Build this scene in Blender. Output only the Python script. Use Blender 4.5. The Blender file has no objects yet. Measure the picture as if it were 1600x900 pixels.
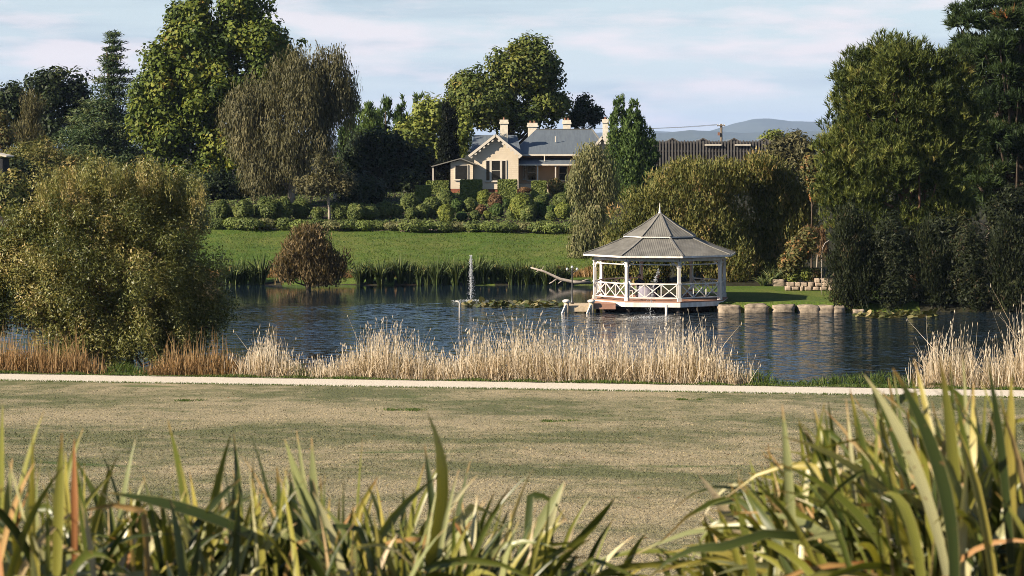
import bpy, math, random
import numpy as np
from mathutils import Vector

# ------------------------------------------------------------------ camera, sky, sun, exposure
S = bpy.context.scene
COL = S.collection
F = 4000.0          # focal length in photo pixels (1600 wide)
H = 9.85            # eye height above the pond
HZ = 230.0          # horizon row in the photo
cam_d = bpy.data.cameras.new('camera')
cam = bpy.data.objects.new('camera', cam_d); COL.objects.link(cam)
cam.location = (0, 0, H); cam.rotation_euler = (math.radians(90), 0, 0)
cam_d.sensor_width = 36.0; cam_d.lens = F / 1600 * 36.0
cam_d.shift_y = -(450 - HZ) / 1600
cam_d.clip_start = 0.2; cam_d.clip_end = 40000
cam_d.dof.use_dof = True; cam_d.dof.focus_distance = 150; cam_d.dof.aperture_fstop = 12
S.camera = cam

SUN_EL = math.radians(28); SUN_AZ = math.radians(-116)      # from +Y towards +X
sun_dir = Vector((math.sin(SUN_AZ) * math.cos(SUN_EL), math.cos(SUN_AZ) * math.cos(SUN_EL), math.sin(SUN_EL)))
W = bpy.data.worlds.new('World'); S.world = W; W.use_nodes = True
nt = W.node_tree; nt.nodes.clear()
def wn(t, **k):
    n = nt.nodes.new(t)
    for a, b in k.items(): setattr(n, a, b)
    return n
sky = wn('ShaderNodeTexSky', sky_type='NISHITA', sun_disc=False, sun_elevation=SUN_EL, sun_rotation=SUN_AZ % (2 * math.pi),
         altitude=100, air_density=1.0, dust_density=0.3, ozone_density=3.5)
tc = wn('ShaderNodeTexCoord')
mp = wn('ShaderNodeMapping'); mp.inputs['Scale'].default_value = (13, 13, 70); mp.inputs['Location'].default_value = (1.7, 0.4, 3.1)
nz = wn('ShaderNodeTexNoise'); nz.inputs['Scale'].default_value = 1.0; nz.inputs['Detail'].default_value = 6; nz.inputs['Roughness'].default_value = 0.55
rp = wn('ShaderNodeValToRGB'); rp.color_ramp.elements[0].position = 0.52; rp.color_ramp.elements[1].position = 0.66
mp2 = wn('ShaderNodeMapping'); mp2.inputs['Scale'].default_value = (7, 7, 95); mp2.inputs['Location'].default_value = (6.2, 2.4, 0.3)
nz2 = wn('ShaderNodeTexNoise'); nz2.inputs['Scale'].default_value = 1.3; nz2.inputs['Detail'].default_value = 4
rp2 = wn('ShaderNodeValToRGB'); rp2.color_ramp.elements[0].position = 0.46; rp2.color_ramp.elements[1].position = 0.70
mixA = wn('ShaderNodeMix', data_type='RGBA'); mixB = wn('ShaderNodeMix', data_type='RGBA')
mm = wn('ShaderNodeMath', operation='MULTIPLY'); mm.inputs[1].default_value = 0.8
mm2 = wn('ShaderNodeMath', operation='MULTIPLY_ADD'); mm2.inputs[1].default_value = 0.12; mm2.inputs[2].default_value = 0.82
veil = wn('ShaderNodeMix', data_type='RGBA'); veil.inputs[6].default_value = (6.2, 7.1, 7.8, 1); veil.inputs[7].default_value = (4.7, 5.6, 6.5, 1)
# thin high veil of cloud (bluish grey) and small sunlit cumulus (warm white)
mixB.inputs[7].default_value = (8.6, 7.7, 7.9, 1)
bg = wn('ShaderNodeBackground'); bg.inputs['Strength'].default_value = 0.05
wo = wn('ShaderNodeOutputWorld')
L = nt.links.new
L(tc.outputs['Generated'], mp.inputs['Vector']); L(mp.outputs[0], nz.inputs['Vector']); L(nz.outputs['Fac'], rp.inputs[0])
L(tc.outputs['Generated'], mp2.inputs['Vector']); L(mp2.outputs[0], nz2.inputs['Vector']); L(nz2.outputs['Fac'], rp2.inputs[0])
sep = wn('ShaderNodeSeparateXYZ'); L(tc.outputs['Generated'], sep.inputs[0])
thin = wn('ShaderNodeMapRange', interpolation_type='SMOOTHSTEP'); thin.inputs[1].default_value = .02; thin.inputs[2].default_value = .14; thin.inputs[3].default_value = 1; thin.inputs[4].default_value = .06; L(sep.outputs[2], thin.inputs[0])
th1 = wn('ShaderNodeMath', operation='MULTIPLY'); th2 = wn('ShaderNodeMath', operation='MULTIPLY'); L(thin.outputs[0], th1.inputs[1]); L(thin.outputs[0], th2.inputs[1])
L(rp2.outputs[0], mm2.inputs[0]); L(mm2.outputs[0], th1.inputs[0]); L(th1.outputs[0], mixA.inputs[0]); L(rp2.outputs[0], veil.inputs[0]); L(veil.outputs[2], mixA.inputs[7]); L(sky.outputs[0], mixA.inputs[6])
L(rp.outputs[0], mm.inputs[0]); L(mm.outputs[0], th2.inputs[0]); L(th2.outputs[0], mixB.inputs[0]); L(mixA.outputs[2], mixB.inputs[6])
L(mixB.outputs[2], bg.inputs['Color']); L(bg.outputs[0], wo.inputs['Surface'])

sl = bpy.data.lights.new('sun', 'SUN'); sl.energy = 5.0; sl.angle = math.radians(0.5); sl.color = (1.0, 0.87, 0.68)
so = bpy.data.objects.new('sun', sl); COL.objects.link(so)
so.rotation_euler = (-sun_dir).to_track_quat('-Z', 'Y').to_euler(); so.location = (-60, -20, 60)
S.view_settings.view_transform = 'Standard'; S.view_settings.look = 'None'
S.view_settings.exposure = 1.25; S.view_settings.gamma = 1.0; S.view_settings.use_curve_mapping = False
S.cycles.max_bounces = 6; S.cycles.diffuse_bounces = 1; S.cycles.glossy_bounces = 3; S.cycles.transmission_bounces = 3
S.cycles.transparent_max_bounces = 4; S.cycles.volume_bounces = 0
S.cycles.use_denoising = True; S.cycles.denoising_prefilter = 'NONE'; S.cycles.filter_width = 0.9; S.cycles.caustics_reflective = False; S.cycles.caustics_refractive = False

# ------------------------------------------------------------------ helpers
R = np.random.default_rng(11)
random.seed(5)
def P(px, py, Y):
    return np.array([(px - 800) / F * Y, Y, H - (py - HZ) / F * Y])
def sstep(a, b, x):
    t = np.clip((x - a) / (b - a), 0, 1); return t * t * (3 - 2 * t)
def Yc(X): return 103 - 0.178 * X
def Ys(X): return 183 - 30.3 * sstep(6.5, 12.5, X) + 0.5 * np.sin(X * 0.9) * (1 - sstep(5, 9, X))
LD = np.array([-9, 0, 1.2, 4, 29, 61, 70, 120, 400, 30000]); LZ = np.array([-1.2, -.02, .35, .5, 3.0, 5.35, 5.45, 6.4, 7, 7])
RD = np.array([-4, -.3, .1, .8, 16, 40, 80, 120, 400, 30000]); RZ = np.array([-1.2, -.9, .45, .55, .7, 2.4, 5, 6.4, 7, 7])
def zg(X, Y):
    X = np.asarray(X, float); Y = np.asarray(Y, float)
    s = Y - Yc(X)
    t = -1.6 - s
    near = .25 + .045 * np.clip(t, 0, 400) + .00033 * np.clip(t, 0, 115) ** 2
    bank = np.interp(s - 1.6, [0, 1.6, 3.2, 9], [.25, .2, -.03, -1.2])
    d = Y - Ys(X); w = sstep(6.5, 12.5, X)
    far = np.interp(d, LD, LZ) * (1 - w) + np.interp(d, RD, RZ) * w
    side = -1.2 + np.clip((np.abs(X) - 75) * .2, 0, 3)
    return np.where(s < 1.6, near, np.maximum(np.maximum(bank, far), side))
def hit(px, py, y0=20, y1=600):
    Ys_ = np.linspace(y0, y1, 6000); X = (px - 800) / F * Ys_
    zr = H - (py - HZ) / F * Ys_
    g = zg(X, Ys_) - zr
    i = np.argmax(g > 0)
    return float(Ys_[i])

def link(o, parent=None):
    COL.objects.link(o)
    if parent is not None: o.parent = parent
    return o
def tag(o, label=None, cat=None, group=None, kind=None):
    if label: o['label'] = label
    if cat: o['category'] = cat
    if group: o['group'] = group
    if kind: o['kind'] = kind
    return o
def empty(name, loc, label=None, cat=None, group=None, rz=0):
    o = bpy.data.objects.new(name, None); o.location = tuple(float(v) for v in loc); o.rotation_euler = (0, 0, rz); o.empty_display_size = .3
    link(o); return tag(o, label, cat, group)
def mesh(name, v, f, mat=None, parent=None, attr=None, smooth=False, org=None):
    """v (n,3) world or local points, f list of faces or (m,k) array; org: subtract (parent's origin)."""
    v = np.asarray(v, np.float32)
    if org is not None: v = v - np.asarray(org, np.float32)
    me = bpy.data.meshes.new(name)
    if isinstance(f, np.ndarray):
        m, k = f.shape
        me.vertices.add(len(v)); me.vertices.foreach_set('co', v.ravel())
        me.loops.add(m * k); me.loops.foreach_set('vertex_index', f.astype(np.int32).ravel())
        me.polygons.add(m); me.polygons.foreach_set('loop_start', np.arange(0, m * k, k, dtype=np.int32))
        try: me.polygons.foreach_set('loop_total', np.full(m, k, np.int32))
        except Exception: pass
        me.update(calc_edges=True)
    else:
        me.from_pydata([tuple(map(float, p)) for p in v], [], f); me.update()
    if attr is not None:
        for an, av in attr.items():
            dom = 'FACE' if len(av) == len(me.polygons) else 'POINT'
            a = me.attributes.new(an, 'FLOAT', dom); a.data.foreach_set('value', np.asarray(av, np.float32))
    if smooth: me.polygons.foreach_set('use_smooth', np.ones(len(me.polygons), bool))
    if mat is not None: me.materials.append(mat)
    o = bpy.data.objects.new(name, me)
    return link(o, parent)

class MB:
    """collects boxes, tubes, prisms"""
    def __init__(s): s.v = []; s.f = []
    def add(s, v, f):
        n = len(s.v); s.v += [tuple(map(float, p)) for p in v]; s.f += [tuple(i + n for i in q) for q in f]; return s
    def box(s, a, b):
        x0, y0, z0 = a; x1, y1, z1 = b
        return s.add([(x0, y0, z0), (x1, y0, z0), (x1, y1, z0), (x0, y1, z0), (x0, y0, z1), (x1, y0, z1), (x1, y1, z1), (x0, y1, z1)],
                     [(0, 3, 2, 1), (4, 5, 6, 7), (0, 1, 5, 4), (1, 2, 6, 5), (2, 3, 7, 6), (3, 0, 4, 7)])
    def bar(s, a, b, w, t, up=(0, 0, 1)):
        a = Vector(a); b = Vector(b); d = (b - a).normalized(); u = Vector(up)
        sd = d.cross(u)
        if sd.length < 1e-4: sd = d.cross(Vector((0, 1, 0)))
        sd.normalize(); u = sd.cross(d)
        o = []
        for p in (a, b):
            for i, j in ((-1, -1), (1, -1), (1, 1), (-1, 1)): o.append(p + sd * (i * w / 2) + u * (j * t / 2))
        return s.add(o, [(0, 3, 2, 1), (4, 5, 6, 7), (0, 1, 5, 4), (1, 2, 6, 5), (2, 3, 7, 6), (3, 0, 4, 7)])
    def tube(s, pts, rad, n=6, cap=True):
        pts = [Vector(tuple(map(float, p))) for p in pts]
        if not hasattr(rad, '__len__'): rad = [rad] * len(pts)
        v = []; f = []
        for i, p in enumerate(pts):
            d = (pts[min(i + 1, len(pts) - 1)] - pts[max(i - 1, 0)]).normalized()
            a = d.cross(Vector((0.31, 1, 0.17)));
            if a.length < 1e-3: a = d.cross(Vector((1, 0, 0)))
            a.normalize(); b = d.cross(a)
            for k in range(n):
                t = 2 * math.pi * k / n; v.append(p + (a * math.cos(t) + b * math.sin(t)) * rad[i])
        for i in range(len(pts) - 1):
            for k in range(n):
                k2 = (k + 1) % n; f.append((i * n + k, i * n + k2, (i + 1) * n + k2, (i + 1) * n + k))
        if cap:
            f.append(tuple(range(n - 1, -1, -1))); f.append(tuple((len(pts) - 1) * n + k for k in range(n)))
        return s.add(v, f)
    def lathe(s, c, prof, n=12, ry=1.0):
        v = []; f = []
        for r, z in prof:
            for k in range(n):
                t = 2 * math.pi * k / n; v.append((c[0] + r * math.cos(t), c[1] + r * ry * math.sin(t), c[2] + z))
        for i in range(len(prof) - 1):
            for k in range(n):
                k2 = (k + 1) % n; f.append((i * n + k, i * n + k2, (i + 1) * n + k2, (i + 1) * n + k))
        f.append(tuple(range(n - 1, -1, -1))); f.append(tuple((len(prof) - 1) * n + k for k in range(n)))
        return s.add(v, f)
    def prism(s, poly, d):
        """poly: 3D points of a flat polygon, d: extrusion vector"""
        n = len(poly); v = [tuple(p) for p in poly] + [tuple(np.asarray(p, float) + np.asarray(d, float)) for p in poly]
        f = [tuple(range(n)), tuple(range(2 * n - 1, n - 1, -1))] + [(i, i + n, (i + 1) % n + n, (i + 1) % n) for i in range(n)]
        return s.add(v, f)
    def build(s, name, mat, parent=None, smooth=False, org=None):
        o = mesh(name, s.v, s.f, mat, parent, smooth=smooth, org=org)
        import bmesh
        bm = bmesh.new(); bm.from_mesh(o.data); bmesh.ops.recalc_face_normals(bm, faces=bm.faces); bm.to_mesh(o.data); bm.free()
        return o

# ------------------------------------------------------------------ materials
def newmat(name):
    m = bpy.data.materials.new(name); m.use_nodes = True; t = m.node_tree; t.nodes.clear()
    out = t.nodes.new('ShaderNodeOutputMaterial'); return m, t, out
def nd(t, typ, ins=None, **k):
    n = t.nodes.new(typ)
    for a, b in k.items(): setattr(n, a, b)
    if ins:
        for a, b in ins.items(): n.inputs[a].default_value = b
    return n
def ramp(t, stops):
    r = t.nodes.new('ShaderNodeValToRGB'); e = r.color_ramp.elements
    while len(e) < len(stops): e.new(0.5)
    for i, (p, c) in enumerate(stops): e[i].position = p; e[i].color = (*c, 1)
    return r
def leafmat(name, stops, trans=.20, rough=.55, spec=.14, tcol=1.4, gain=1.3):
    stops = [(p_, tuple(min(.68, q_ * gain) for q_ in c_)) for p_, c_ in stops]
    m, t, out = newmat(name)
    a = nd(t, 'ShaderNodeAttribute', attribute_name='tint')
    r = ramp(t, stops); t.links.new(a.outputs['Fac'], r.inputs[0])
    p = nd(t, 'ShaderNodeBsdfPrincipled', {'Roughness': rough, 'Specular IOR Level': spec})
    t.links.new(r.outputs[0], p.inputs['Base Color'])
    tr = nd(t, 'ShaderNodeBsdfTranslucent')
    mx = nd(t, 'ShaderNodeMix', data_type='RGBA', blend_type='MULTIPLY'); mx.inputs[0].default_value = 1; mx.inputs[7].default_value = (tcol * 1.05, tcol, tcol * .55, 1)
    t.links.new(r.outputs[0], mx.inputs[6]); t.links.new(mx.outputs[2], tr.inputs['Color'])
    ms = nd(t, 'ShaderNodeMixShader'); ms.inputs[0].default_value = trans
    t.links.new(p.outputs[0], ms.inputs[1]); t.links.new(tr.outputs[0], ms.inputs[2]); t.links.new(ms.outputs[0], out.inputs['Surface'])
    return m
def plain(name, c, rough=.6, spec=.3, noise=None, bump=0, nscale=8, metal=0, stretch=(1, 1, 1), emit=None):
    """procedural: base colour varied by noise between c and noise colour, noise bump"""
    m, t, out = newmat(name)
    p = nd(t, 'ShaderNodeBsdfPrincipled', {'Roughness': rough, 'Specular IOR Level': spec, 'Metallic': metal, 'Base Color': (*c, 1)})
    co = nd(t, 'ShaderNodeTexCoord'); mpn = nd(t, 'ShaderNodeMapping'); mpn.inputs['Scale'].default_value = stretch
    n = nd(t, 'ShaderNodeTexNoise', {'Scale': nscale, 'Detail': 5.0, 'Roughness': .6})
    t.links.new(co.outputs['Object'], mpn.inputs[0]); t.links.new(mpn.outputs[0], n.inputs['Vector'])
    if noise is not None:
        r = ramp(t, [(.35, c), (.68, noise)]); t.links.new(n.outputs['Fac'], r.inputs[0]); t.links.new(r.outputs[0], p.inputs['Base Color'])
    if bump:
        b = nd(t, 'ShaderNodeBump', {'Strength': bump, 'Distance': .05}); t.links.new(n.outputs['Fac'], b.inputs['Height']); t.links.new(b.outputs[0], p.inputs['Normal'])
    t.links.new(p.outputs[0], out.inputs['Surface'])
    return m

M = {}
M['bark'] = plain('bark', (.10, .075, .055), .9, .1, (.045, .035, .028), .8, 6, stretch=(1, 1, .25))
M['pine_bark'] = plain('pine_bark', (.24, .13, .085), .9, .1, (.09, .05, .035), .8, 5, stretch=(1, 1, .3))
M['pale_bark'] = plain('pale_bark', (.34, .29, .24), .9, .1, (.16, .13, .10), .6, 5, stretch=(1, 1, .3))
LM = {
 'plane': leafmat('plane_leaves', [(0, (.026, .042, .010)), (.45, (.066, .090, .015)), (.85, (.145, .15, .026)), (1, (.20, .13, .03))]),
 'willow': leafmat('willow_leaves', [(0, (.045, .055, .016)), (.5, (.105, .105, .030)), (.85, (.18, .145, .05)), (1, (.24, .16, .07))]),
 'nearwillow': leafmat('near_willow_leaves', [(0, (.040, .050, .013)), (.5, (.108, .110, .030)), (.85, (.20, .165, .058)), (1, (.28, .20, .09))], spec=.3, rough=.45),
 'olivebrown': leafmat('olive_brown_leaves', [(0, (.036, .036, .017)), (.5, (.074, .069, .032)), (1, (.125, .108, .052))]),
 'dark': leafmat('dark_evergreen_leaves', [(0, (.014, .022, .010)), (.6, (.028, .042, .016)), (1, (.06, .07, .022))], trans=.15, gain=1.0),
 'cedar': leafmat('cedar_needles', [(0, (.016, .030, .013)), (.6, (.034, .055, .020)), (1, (.085, .095, .030))], trans=.15),
 'pine': leafmat('pine_needles', [(0, (.022, .034, .010)), (.55, (.072, .088, .020)), (.9, (.155, .158, .042)), (1, (.16, .11, .04))], trans=.2),
 'bigpine': leafmat('big_pine_needles', [(0, (.018, .032, .012)), (.7, (.038, .060, .018)), (.93, (.06, .08, .025)), (1, (.30, .13, .05))], trans=.15, gain=1.0),
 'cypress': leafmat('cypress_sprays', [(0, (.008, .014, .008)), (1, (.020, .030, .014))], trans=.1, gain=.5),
 'oak': leafmat('oak_leaves', [(0, (.032, .048, .013)), (.5, (.080, .098, .022)), (.85, (.15, .145, .035)), (1, (.19, .14, .04))]),
 'green': leafmat('mid_green_leaves', [(0, (.022, .040, .012)), (.6, (.05, .080, .020)), (1, (.10, .13, .035))]),
 'yellowgreen': leafmat('yellow_green_leaves', [(0, (.06, .080, .018)), (.6, (.13, .15, .030)), (1, (.22, .21, .05))]),
 'birch': leafmat('birch_leaves', [(0, (.06, .065, .028)), (.6, (.12, .12, .05)), (1, (.21, .17, .09))]),
 'rust': leafmat('rusty_leaves', [(0, (.035, .045, .016)), (.5, (.09, .085, .03)), (.8, (.20, .11, .045)), (1, (.30, .12, .05))]),
 'brown': leafmat('brown_leaves', [(0, (.05, .035, .02)), (.6, (.12, .07, .035)), (1, (.20, .115, .06))]),
 'sallow': leafmat('sallow_leaves', [(0, (.035, .03, .015)), (.5, (.10, .072, .034)), (1, (.20, .145, .075))]),
 'hedge': leafmat('hedge_leaves', [(0, (.050, .070, .020)), (.6, (.12, .148, .038)), (1, (.19, .20, .06))]),
 'shrub': leafmat('shrub_leaves', [(0, (.030, .048, .015)), (.5, (.075, .095, .026)), (1, (.15, .16, .05))]),
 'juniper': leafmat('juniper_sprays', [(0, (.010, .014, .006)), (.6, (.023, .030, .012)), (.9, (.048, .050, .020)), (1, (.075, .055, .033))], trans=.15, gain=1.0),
 'flaxfar': leafmat('far_flax_blades', [(0, (.020, .032, .014)), (.6, (.055, .075, .025)), (1, (.17, .18, .07))], trans=.2),
 'straw': leafmat('straw_reeds', [(0, (.22, .15, .08)), (.45, (.42, .325, .215)), (.8, (.57, .475, .365)), (1, (.66, .58, .48))], trans=.35, tcol=1.15, gain=1.0),
 'rusty_reed': leafmat('rusty_reeds', [(0, (.05, .045, .02)), (.4, (.16, .09, .035)), (.8, (.30, .18, .08)), (1, (.42, .29, .15))], trans=.3, tcol=1.15, gain=1.0),
 'bankgrass': leafmat('bank_grass', [(0, (.03, .055, .012)), (.6, (.07, .11, .022)), (1, (.17, .17, .06))], trans=.3, gain=1.0),
 'lily': leafmat('lily_pads', [(0, (.03, .045, .014)), (.5, (.10, .105, .038)), (1, (.28, .22, .11))], trans=.1, rough=.3, gain=1.0),
}

# ------------------------------------------------------------------ foliage
def unit(v): return v / np.maximum(np.linalg.norm(v, axis=-1, keepdims=True), 1e-9)
def rsph(n): return unit(R.normal(size=(n, 3)))
def leafquads(p, d, nrm, ln, wd):
    """rhombic leaves: p base/centre, d axis, nrm normal"""
    s = unit(np.cross(nrm, d)); n = len(p)
    ln = np.asarray(ln).reshape(-1, 1); wd = np.asarray(wd).reshape(-1, 1)
    v = np.empty((n, 4, 3)); v[:, 0] = p - d * ln / 2; v[:, 1] = p + s * wd / 2; v[:, 2] = p + d * ln / 2; v[:, 3] = p - s * wd / 2
    f = np.arange(n * 4).reshape(n, 4)
    return v.reshape(-1, 3), f
def leaftris(p, d, nrm, ln, wd):
    s = unit(np.cross(nrm, d)); n = len(p); ln = np.asarray(ln).reshape(-1, 1); wd = np.asarray(wd).reshape(-1, 1)
    v = np.empty((n, 3, 3)); v[:, 0] = p - d * ln * .4 - s * wd / 2; v[:, 1] = p - d * ln * .4 + s * wd / 2; v[:, 2] = p + d * ln * .6
    return v.reshape(-1, 3), np.arange(n * 3).reshape(n, 3)
def ellworld(e, Y, depth):
    px, py, rx, ry = e[:4]; dy = e[4] if len(e) > 4 else 0
    yy = Y + dy; c = P(px, py, yy); k = yy / F
    return c, np.array([rx * k, rx * k * depth, ry * k])
def make_clumps(ells, Y, n, cr, depth=.85, shell=(.45, .93), flat=1.0, ztint=0):
    W_ = [ellworld(e, Y, depth) for e in ells]
    n = int(n * 2.4)
    a = np.array([w[1][0] * w[1][2] for w in W_]); a = a / a.sum()
    out = []
    tries = 0
    while len(out) < n and tries < n * 20:
        tries += 1
        i = R.choice(len(W_), p=a); c, r = W_[i]
        u = rsph(1)[0]; q = R.uniform(*shell) if R.random() < .7 else R.uniform(0, shell[0])
        rr = cr * R.uniform(.6, 1.5)
        p = c + u * np.maximum(r - rr * .6, r * .25) * q
        out.append((*p, rr, rr, rr * flat, np.clip(R.normal(.42, .2), 0, 1)))
    return np.array(out)
def scatter(cl, n, ln, wd, mode='out', jit=.9, shellpow=.45, up=.25):
    """n leaves over the clumps cl (m,7)"""
    wgt = cl[:, 3] ** 2; idx = R.choice(len(cl), n, p=wgt / wgt.sum())
    u = rsph(n); q = R.random(n) ** shellpow
    p = cl[idx, :3] + u * q[:, None] * cl[idx, 3:6]
    nr = unit(u + rsph(n) * jit + np.array([0, 0, up]))
    if mode == 'hang': d = unit(rsph(n) * .35 + np.array([0, 0, -1]) + u * np.array([.25, .25, 0]))
    elif mode == 'up': d = unit(rsph(n) * .45 + np.array([0, 0, 1]) + u * np.array([.5, .5, 0]))
    elif mode == 'flat':
        nr = unit(rsph(n) * .9 + np.array([0, -.3, 1])); d = unit(u * np.array([1, 1, .1]) + rsph(n) * .6)
    else: d = rsph(n)
    d = unit(d - nr * (d * nr).sum(1, keepdims=True)) if mode not in ('hang', 'up') else d
    if mode in ('hang', 'up'): nr = unit(nr - d * (d * nr).sum(1, keepdims=True))
    t = np.clip(cl[idx, 6] + R.normal(0, .14, n), 0, 1)
    v, f = (leafquads if ln > .4 and mode == 'out' else leaftris)(p, d, nr, ln * R.uniform(.5, 1.5, n), wd * R.uniform(.55, 1.4, n))
    return v, f, t
def tufts(cl, n, ln, wd, k=9, up=.9):
    """needle tufts: k narrow blades fanning from a point"""
    wgt = cl[:, 3] ** 2; idx = R.choice(len(cl), n, p=wgt / wgt.sum())
    u = rsph(n); u[:, 2] = np.where(R.random(n) < .75, np.abs(u[:, 2]), u[:, 2])
    p = cl[idx, :3] + u * (R.random(n) ** .35)[:, None] * cl[idx, 3:6]
    ax = unit(u * .7 + np.array([0, 0, up]) + rsph(n) * .25)
    P0 = np.repeat(p, k, 0); A = np.repeat(ax, k, 0); m = n * k
    d = unit(A + rsph(m) * .75); s = unit(np.cross(d, rsph(m)))
    l = (ln * R.uniform(.7, 1.3, m))[:, None]; w_ = wd * .5
    P0 = P0 + A * (R.uniform(-.3, .5, m)[:, None] * ln)
    v = np.empty((m, 3, 3)); v[:, 0] = P0 - s * w_; v[:, 1] = P0 + s * w_; v[:, 2] = P0 + d * l
    t = np.repeat(np.clip(cl[idx, 6] + R.normal(0, .12, n), 0, 1), k)
    return v.reshape(-1, 3), np.arange(m * 3).reshape(m, 3), t
def trunk_mb(base, cl, r0, nlimb=14, fork=.3, top=None, lean=0):
    mb = MB(); base = np.asarray(base, float)
    cen = cl[:, :3].mean(0); zt = cl[:, 2].max() if top is None else top
    hgt = zt - base[2]
    def tp(q):
        return base + np.array([(cen[0] - base[0]) * q ** 1.3 + lean * math.sin(q * 3), (cen[1] - base[1]) * q ** 1.3, hgt * q])
    qs = np.linspace(0, .88, 9)
    mb.tube([tp(q) - (np.array([0, 0, .4]) if q == 0 else 0) for q in qs], [r0 * (1.25 if i == 0 else 1) * (1 - q) ** .8 + .02 for i, q in enumerate(qs)], 8)
    ids = R.choice(len(cl), min(nlimb, len(cl)), replace=False)
    for i in ids:
        e = cl[i, :3]; q = np.clip((e[2] - base[2]) / hgt - R.uniform(.12, .3), fork * .6, .8)
        a = tp(q); b = (a + e) / 2 + rsph(1)[0] * .1 * np.linalg.norm(e - a) + np.array([0, 0, -.04 * hgt])
        rr = r0 * (1 - q) ** .8 * .5
        mb.tube([a, b, e], [rr, rr * .65, rr * .25 + .01], 5, cap=False)
    return mb
def tree(name, label, cat, px, Y, ells, kind, nleaf, ln, wd, ncl=60, cr=1.2, mode='out', depth=.85, r0=.35, flat=1.0, bark='bark', shell=(.45, .93),
         nlimb=14, up=.25, jit=.6, group=None, crown='crown', tuft=0, shellpow=.45, extra=None, fork=.3, trunk=True):
    X = (px - 800) / F * Y; base = np.array([X, Y, float(zg(X, Y))])
    root = empty(name, base, label, cat, group)
    cl = make_clumps(ells, Y, ncl, cr, depth, shell, flat)
    if extra is not None: cl = np.vstack([cl, extra])
    cl[:, 2] = np.maximum(cl[:, 2], base[2] + cl[:, 5] * .6)
    if tuft: v, f, t = tufts(cl, nleaf, ln, wd, tuft, up)
    else: v, f, t = scatter(cl, nleaf, ln, wd, mode, jit, shellpow, up)
    lo = v[:, 2] < zg(v[:, 0], v[:, 1]) + .02
    v[lo, 2] = zg(v[lo, 0], v[lo, 1]) + .02 + R.random(lo.sum()) * .15
    mesh(crown, v, f, LM[kind], root, {'tint': t}, org=base)
    if trunk: trunk_mb(base, cl, r0, nlimb, fork).build('trunk', M[bark], root, smooth=True, org=base)
    return root, cl
# ------------------------------------------------------------------ ground, path, pond, hills
def pos_noise(t, geo, scale, sx=1, sy=1, detail=4, rough=.6):
    mpn = nd(t, 'ShaderNodeMapping'); mpn.inputs['Scale'].default_value = (sx, sy, 0.3)
    n = nd(t, 'ShaderNodeTexNoise', {'Scale': scale, 'Detail': detail, 'Roughness': rough})
    t.links.new(geo.outputs['Position'], mpn.inputs[0]); t.links.new(mpn.outputs[0], n.inputs['Vector']); return n
def mixc(t, fac, a, b, blend='MIX'):
    m = nd(t, 'ShaderNodeMix', data_type='RGBA', blend_type=blend)
    if isinstance(fac, (int, float)): m.inputs[0].default_value = fac
    else: t.links.new(fac, m.inputs[0])
    for i, c in ((6, a), (7, b)):
        if isinstance(c, tuple): m.inputs[i].default_value = (*c, 1)
        else: t.links.new(c, m.inputs[i])
    return m.outputs[2]
def grass_mat(name, straw, green, lush, big=(.10, .08), thr=(.44, .58), bump=.6, blade=False, fine=9):
    m, t, out = newmat(name)
    g = nd(t, 'ShaderNodeNewGeometry')
    n1 = pos_noise(t, g, 1, big[0], big[1], 5, .62); n2 = pos_noise(t, g, 1, .9, .42, 6, .75); n3 = pos_noise(t, g, fine, 1.6, .8, 3, .7)
    a = nd(t, 'ShaderNodeMath', operation='MULTIPLY_ADD'); a.inputs[1].default_value = .45
    t.links.new(n2.outputs['Fac'], a.inputs[0])
    b = nd(t, 'ShaderNodeMath', operation='MULTIPLY'); b.inputs[1].default_value = .55; t.links.new(n1.outputs['Fac'], b.inputs[0]); t.links.new(b.outputs[0], a.inputs[2])
    r = ramp(t, [(thr[0], (0, 0, 0)), (thr[1], (1, 1, 1))]); t.links.new(a.outputs[0], r.inputs[0])
    c = mixc(t, r.outputs[0], green, straw)
    r3 = ramp(t, [(.3, (.45, .45, .45)), (.7, (1.45, 1.4, 1.3))]); t.links.new(n3.outputs['Fac'], r3.inputs[0])
    c = mixc(t, 1.0, c, r3.outputs[0], 'MULTIPLY')
    n4 = pos_noise(t, g, 1, .16, .30, 3, .5); r4 = ramp(t, [(.64, (0, 0, 0)), (.72, (1, 1, 1))]); t.links.new(n4.outputs['Fac'], r4.inputs[0])
    mu = nd(t, 'ShaderNodeMath', operation='MULTIPLY'); mu.inputs[1].default_value = .7; t.links.new(r4.outputs[0], mu.inputs[0])
    c = mixc(t, mu.outputs[0], c, lush)
    p = nd(t, 'ShaderNodeBsdfPrincipled', {'Roughness': .85, 'Specular IOR Level': .15})
    t.links.new(c, p.inputs['Base Color'])
    if blade:
        at = nd(t, 'ShaderNodeAttribute', attribute_name='tint'); c = mixc(t, 1.0, c, at.outputs['Color'], 'MULTIPLY'); t.links.new(c, p.inputs['Base Color'])
        tr = nd(t, 'ShaderNodeBsdfTranslucent'); t.links.new(c, tr.inputs['Color'])
        ms = nd(t, 'ShaderNodeMixShader'); ms.inputs[0].default_value = .3
        t.links.new(p.outputs[0], ms.inputs[1]); t.links.new(tr.outputs[0], ms.inputs[2]); t.links.new(ms.outputs[0], out.inputs['Surface'])
    else:
        bp = nd(t, 'ShaderNodeBump', {'Strength': bump, 'Distance': .06}); t.links.new(n3.outputs['Fac'], bp.inputs['Height']); t.links.new(bp.outputs[0], p.inputs['Normal'])
        t.links.new(p.outputs[0], out.inputs['Surface'])
    return m
DRY = ((.30, .255, .165), (.112, .120, .056), (.055, .09, .020))
M['dry_lawn'] = grass_mat('dry_lawn', *DRY)
M['dry_blade'] = grass_mat('dry_lawn_blades', *DRY, blade=True)
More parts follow.
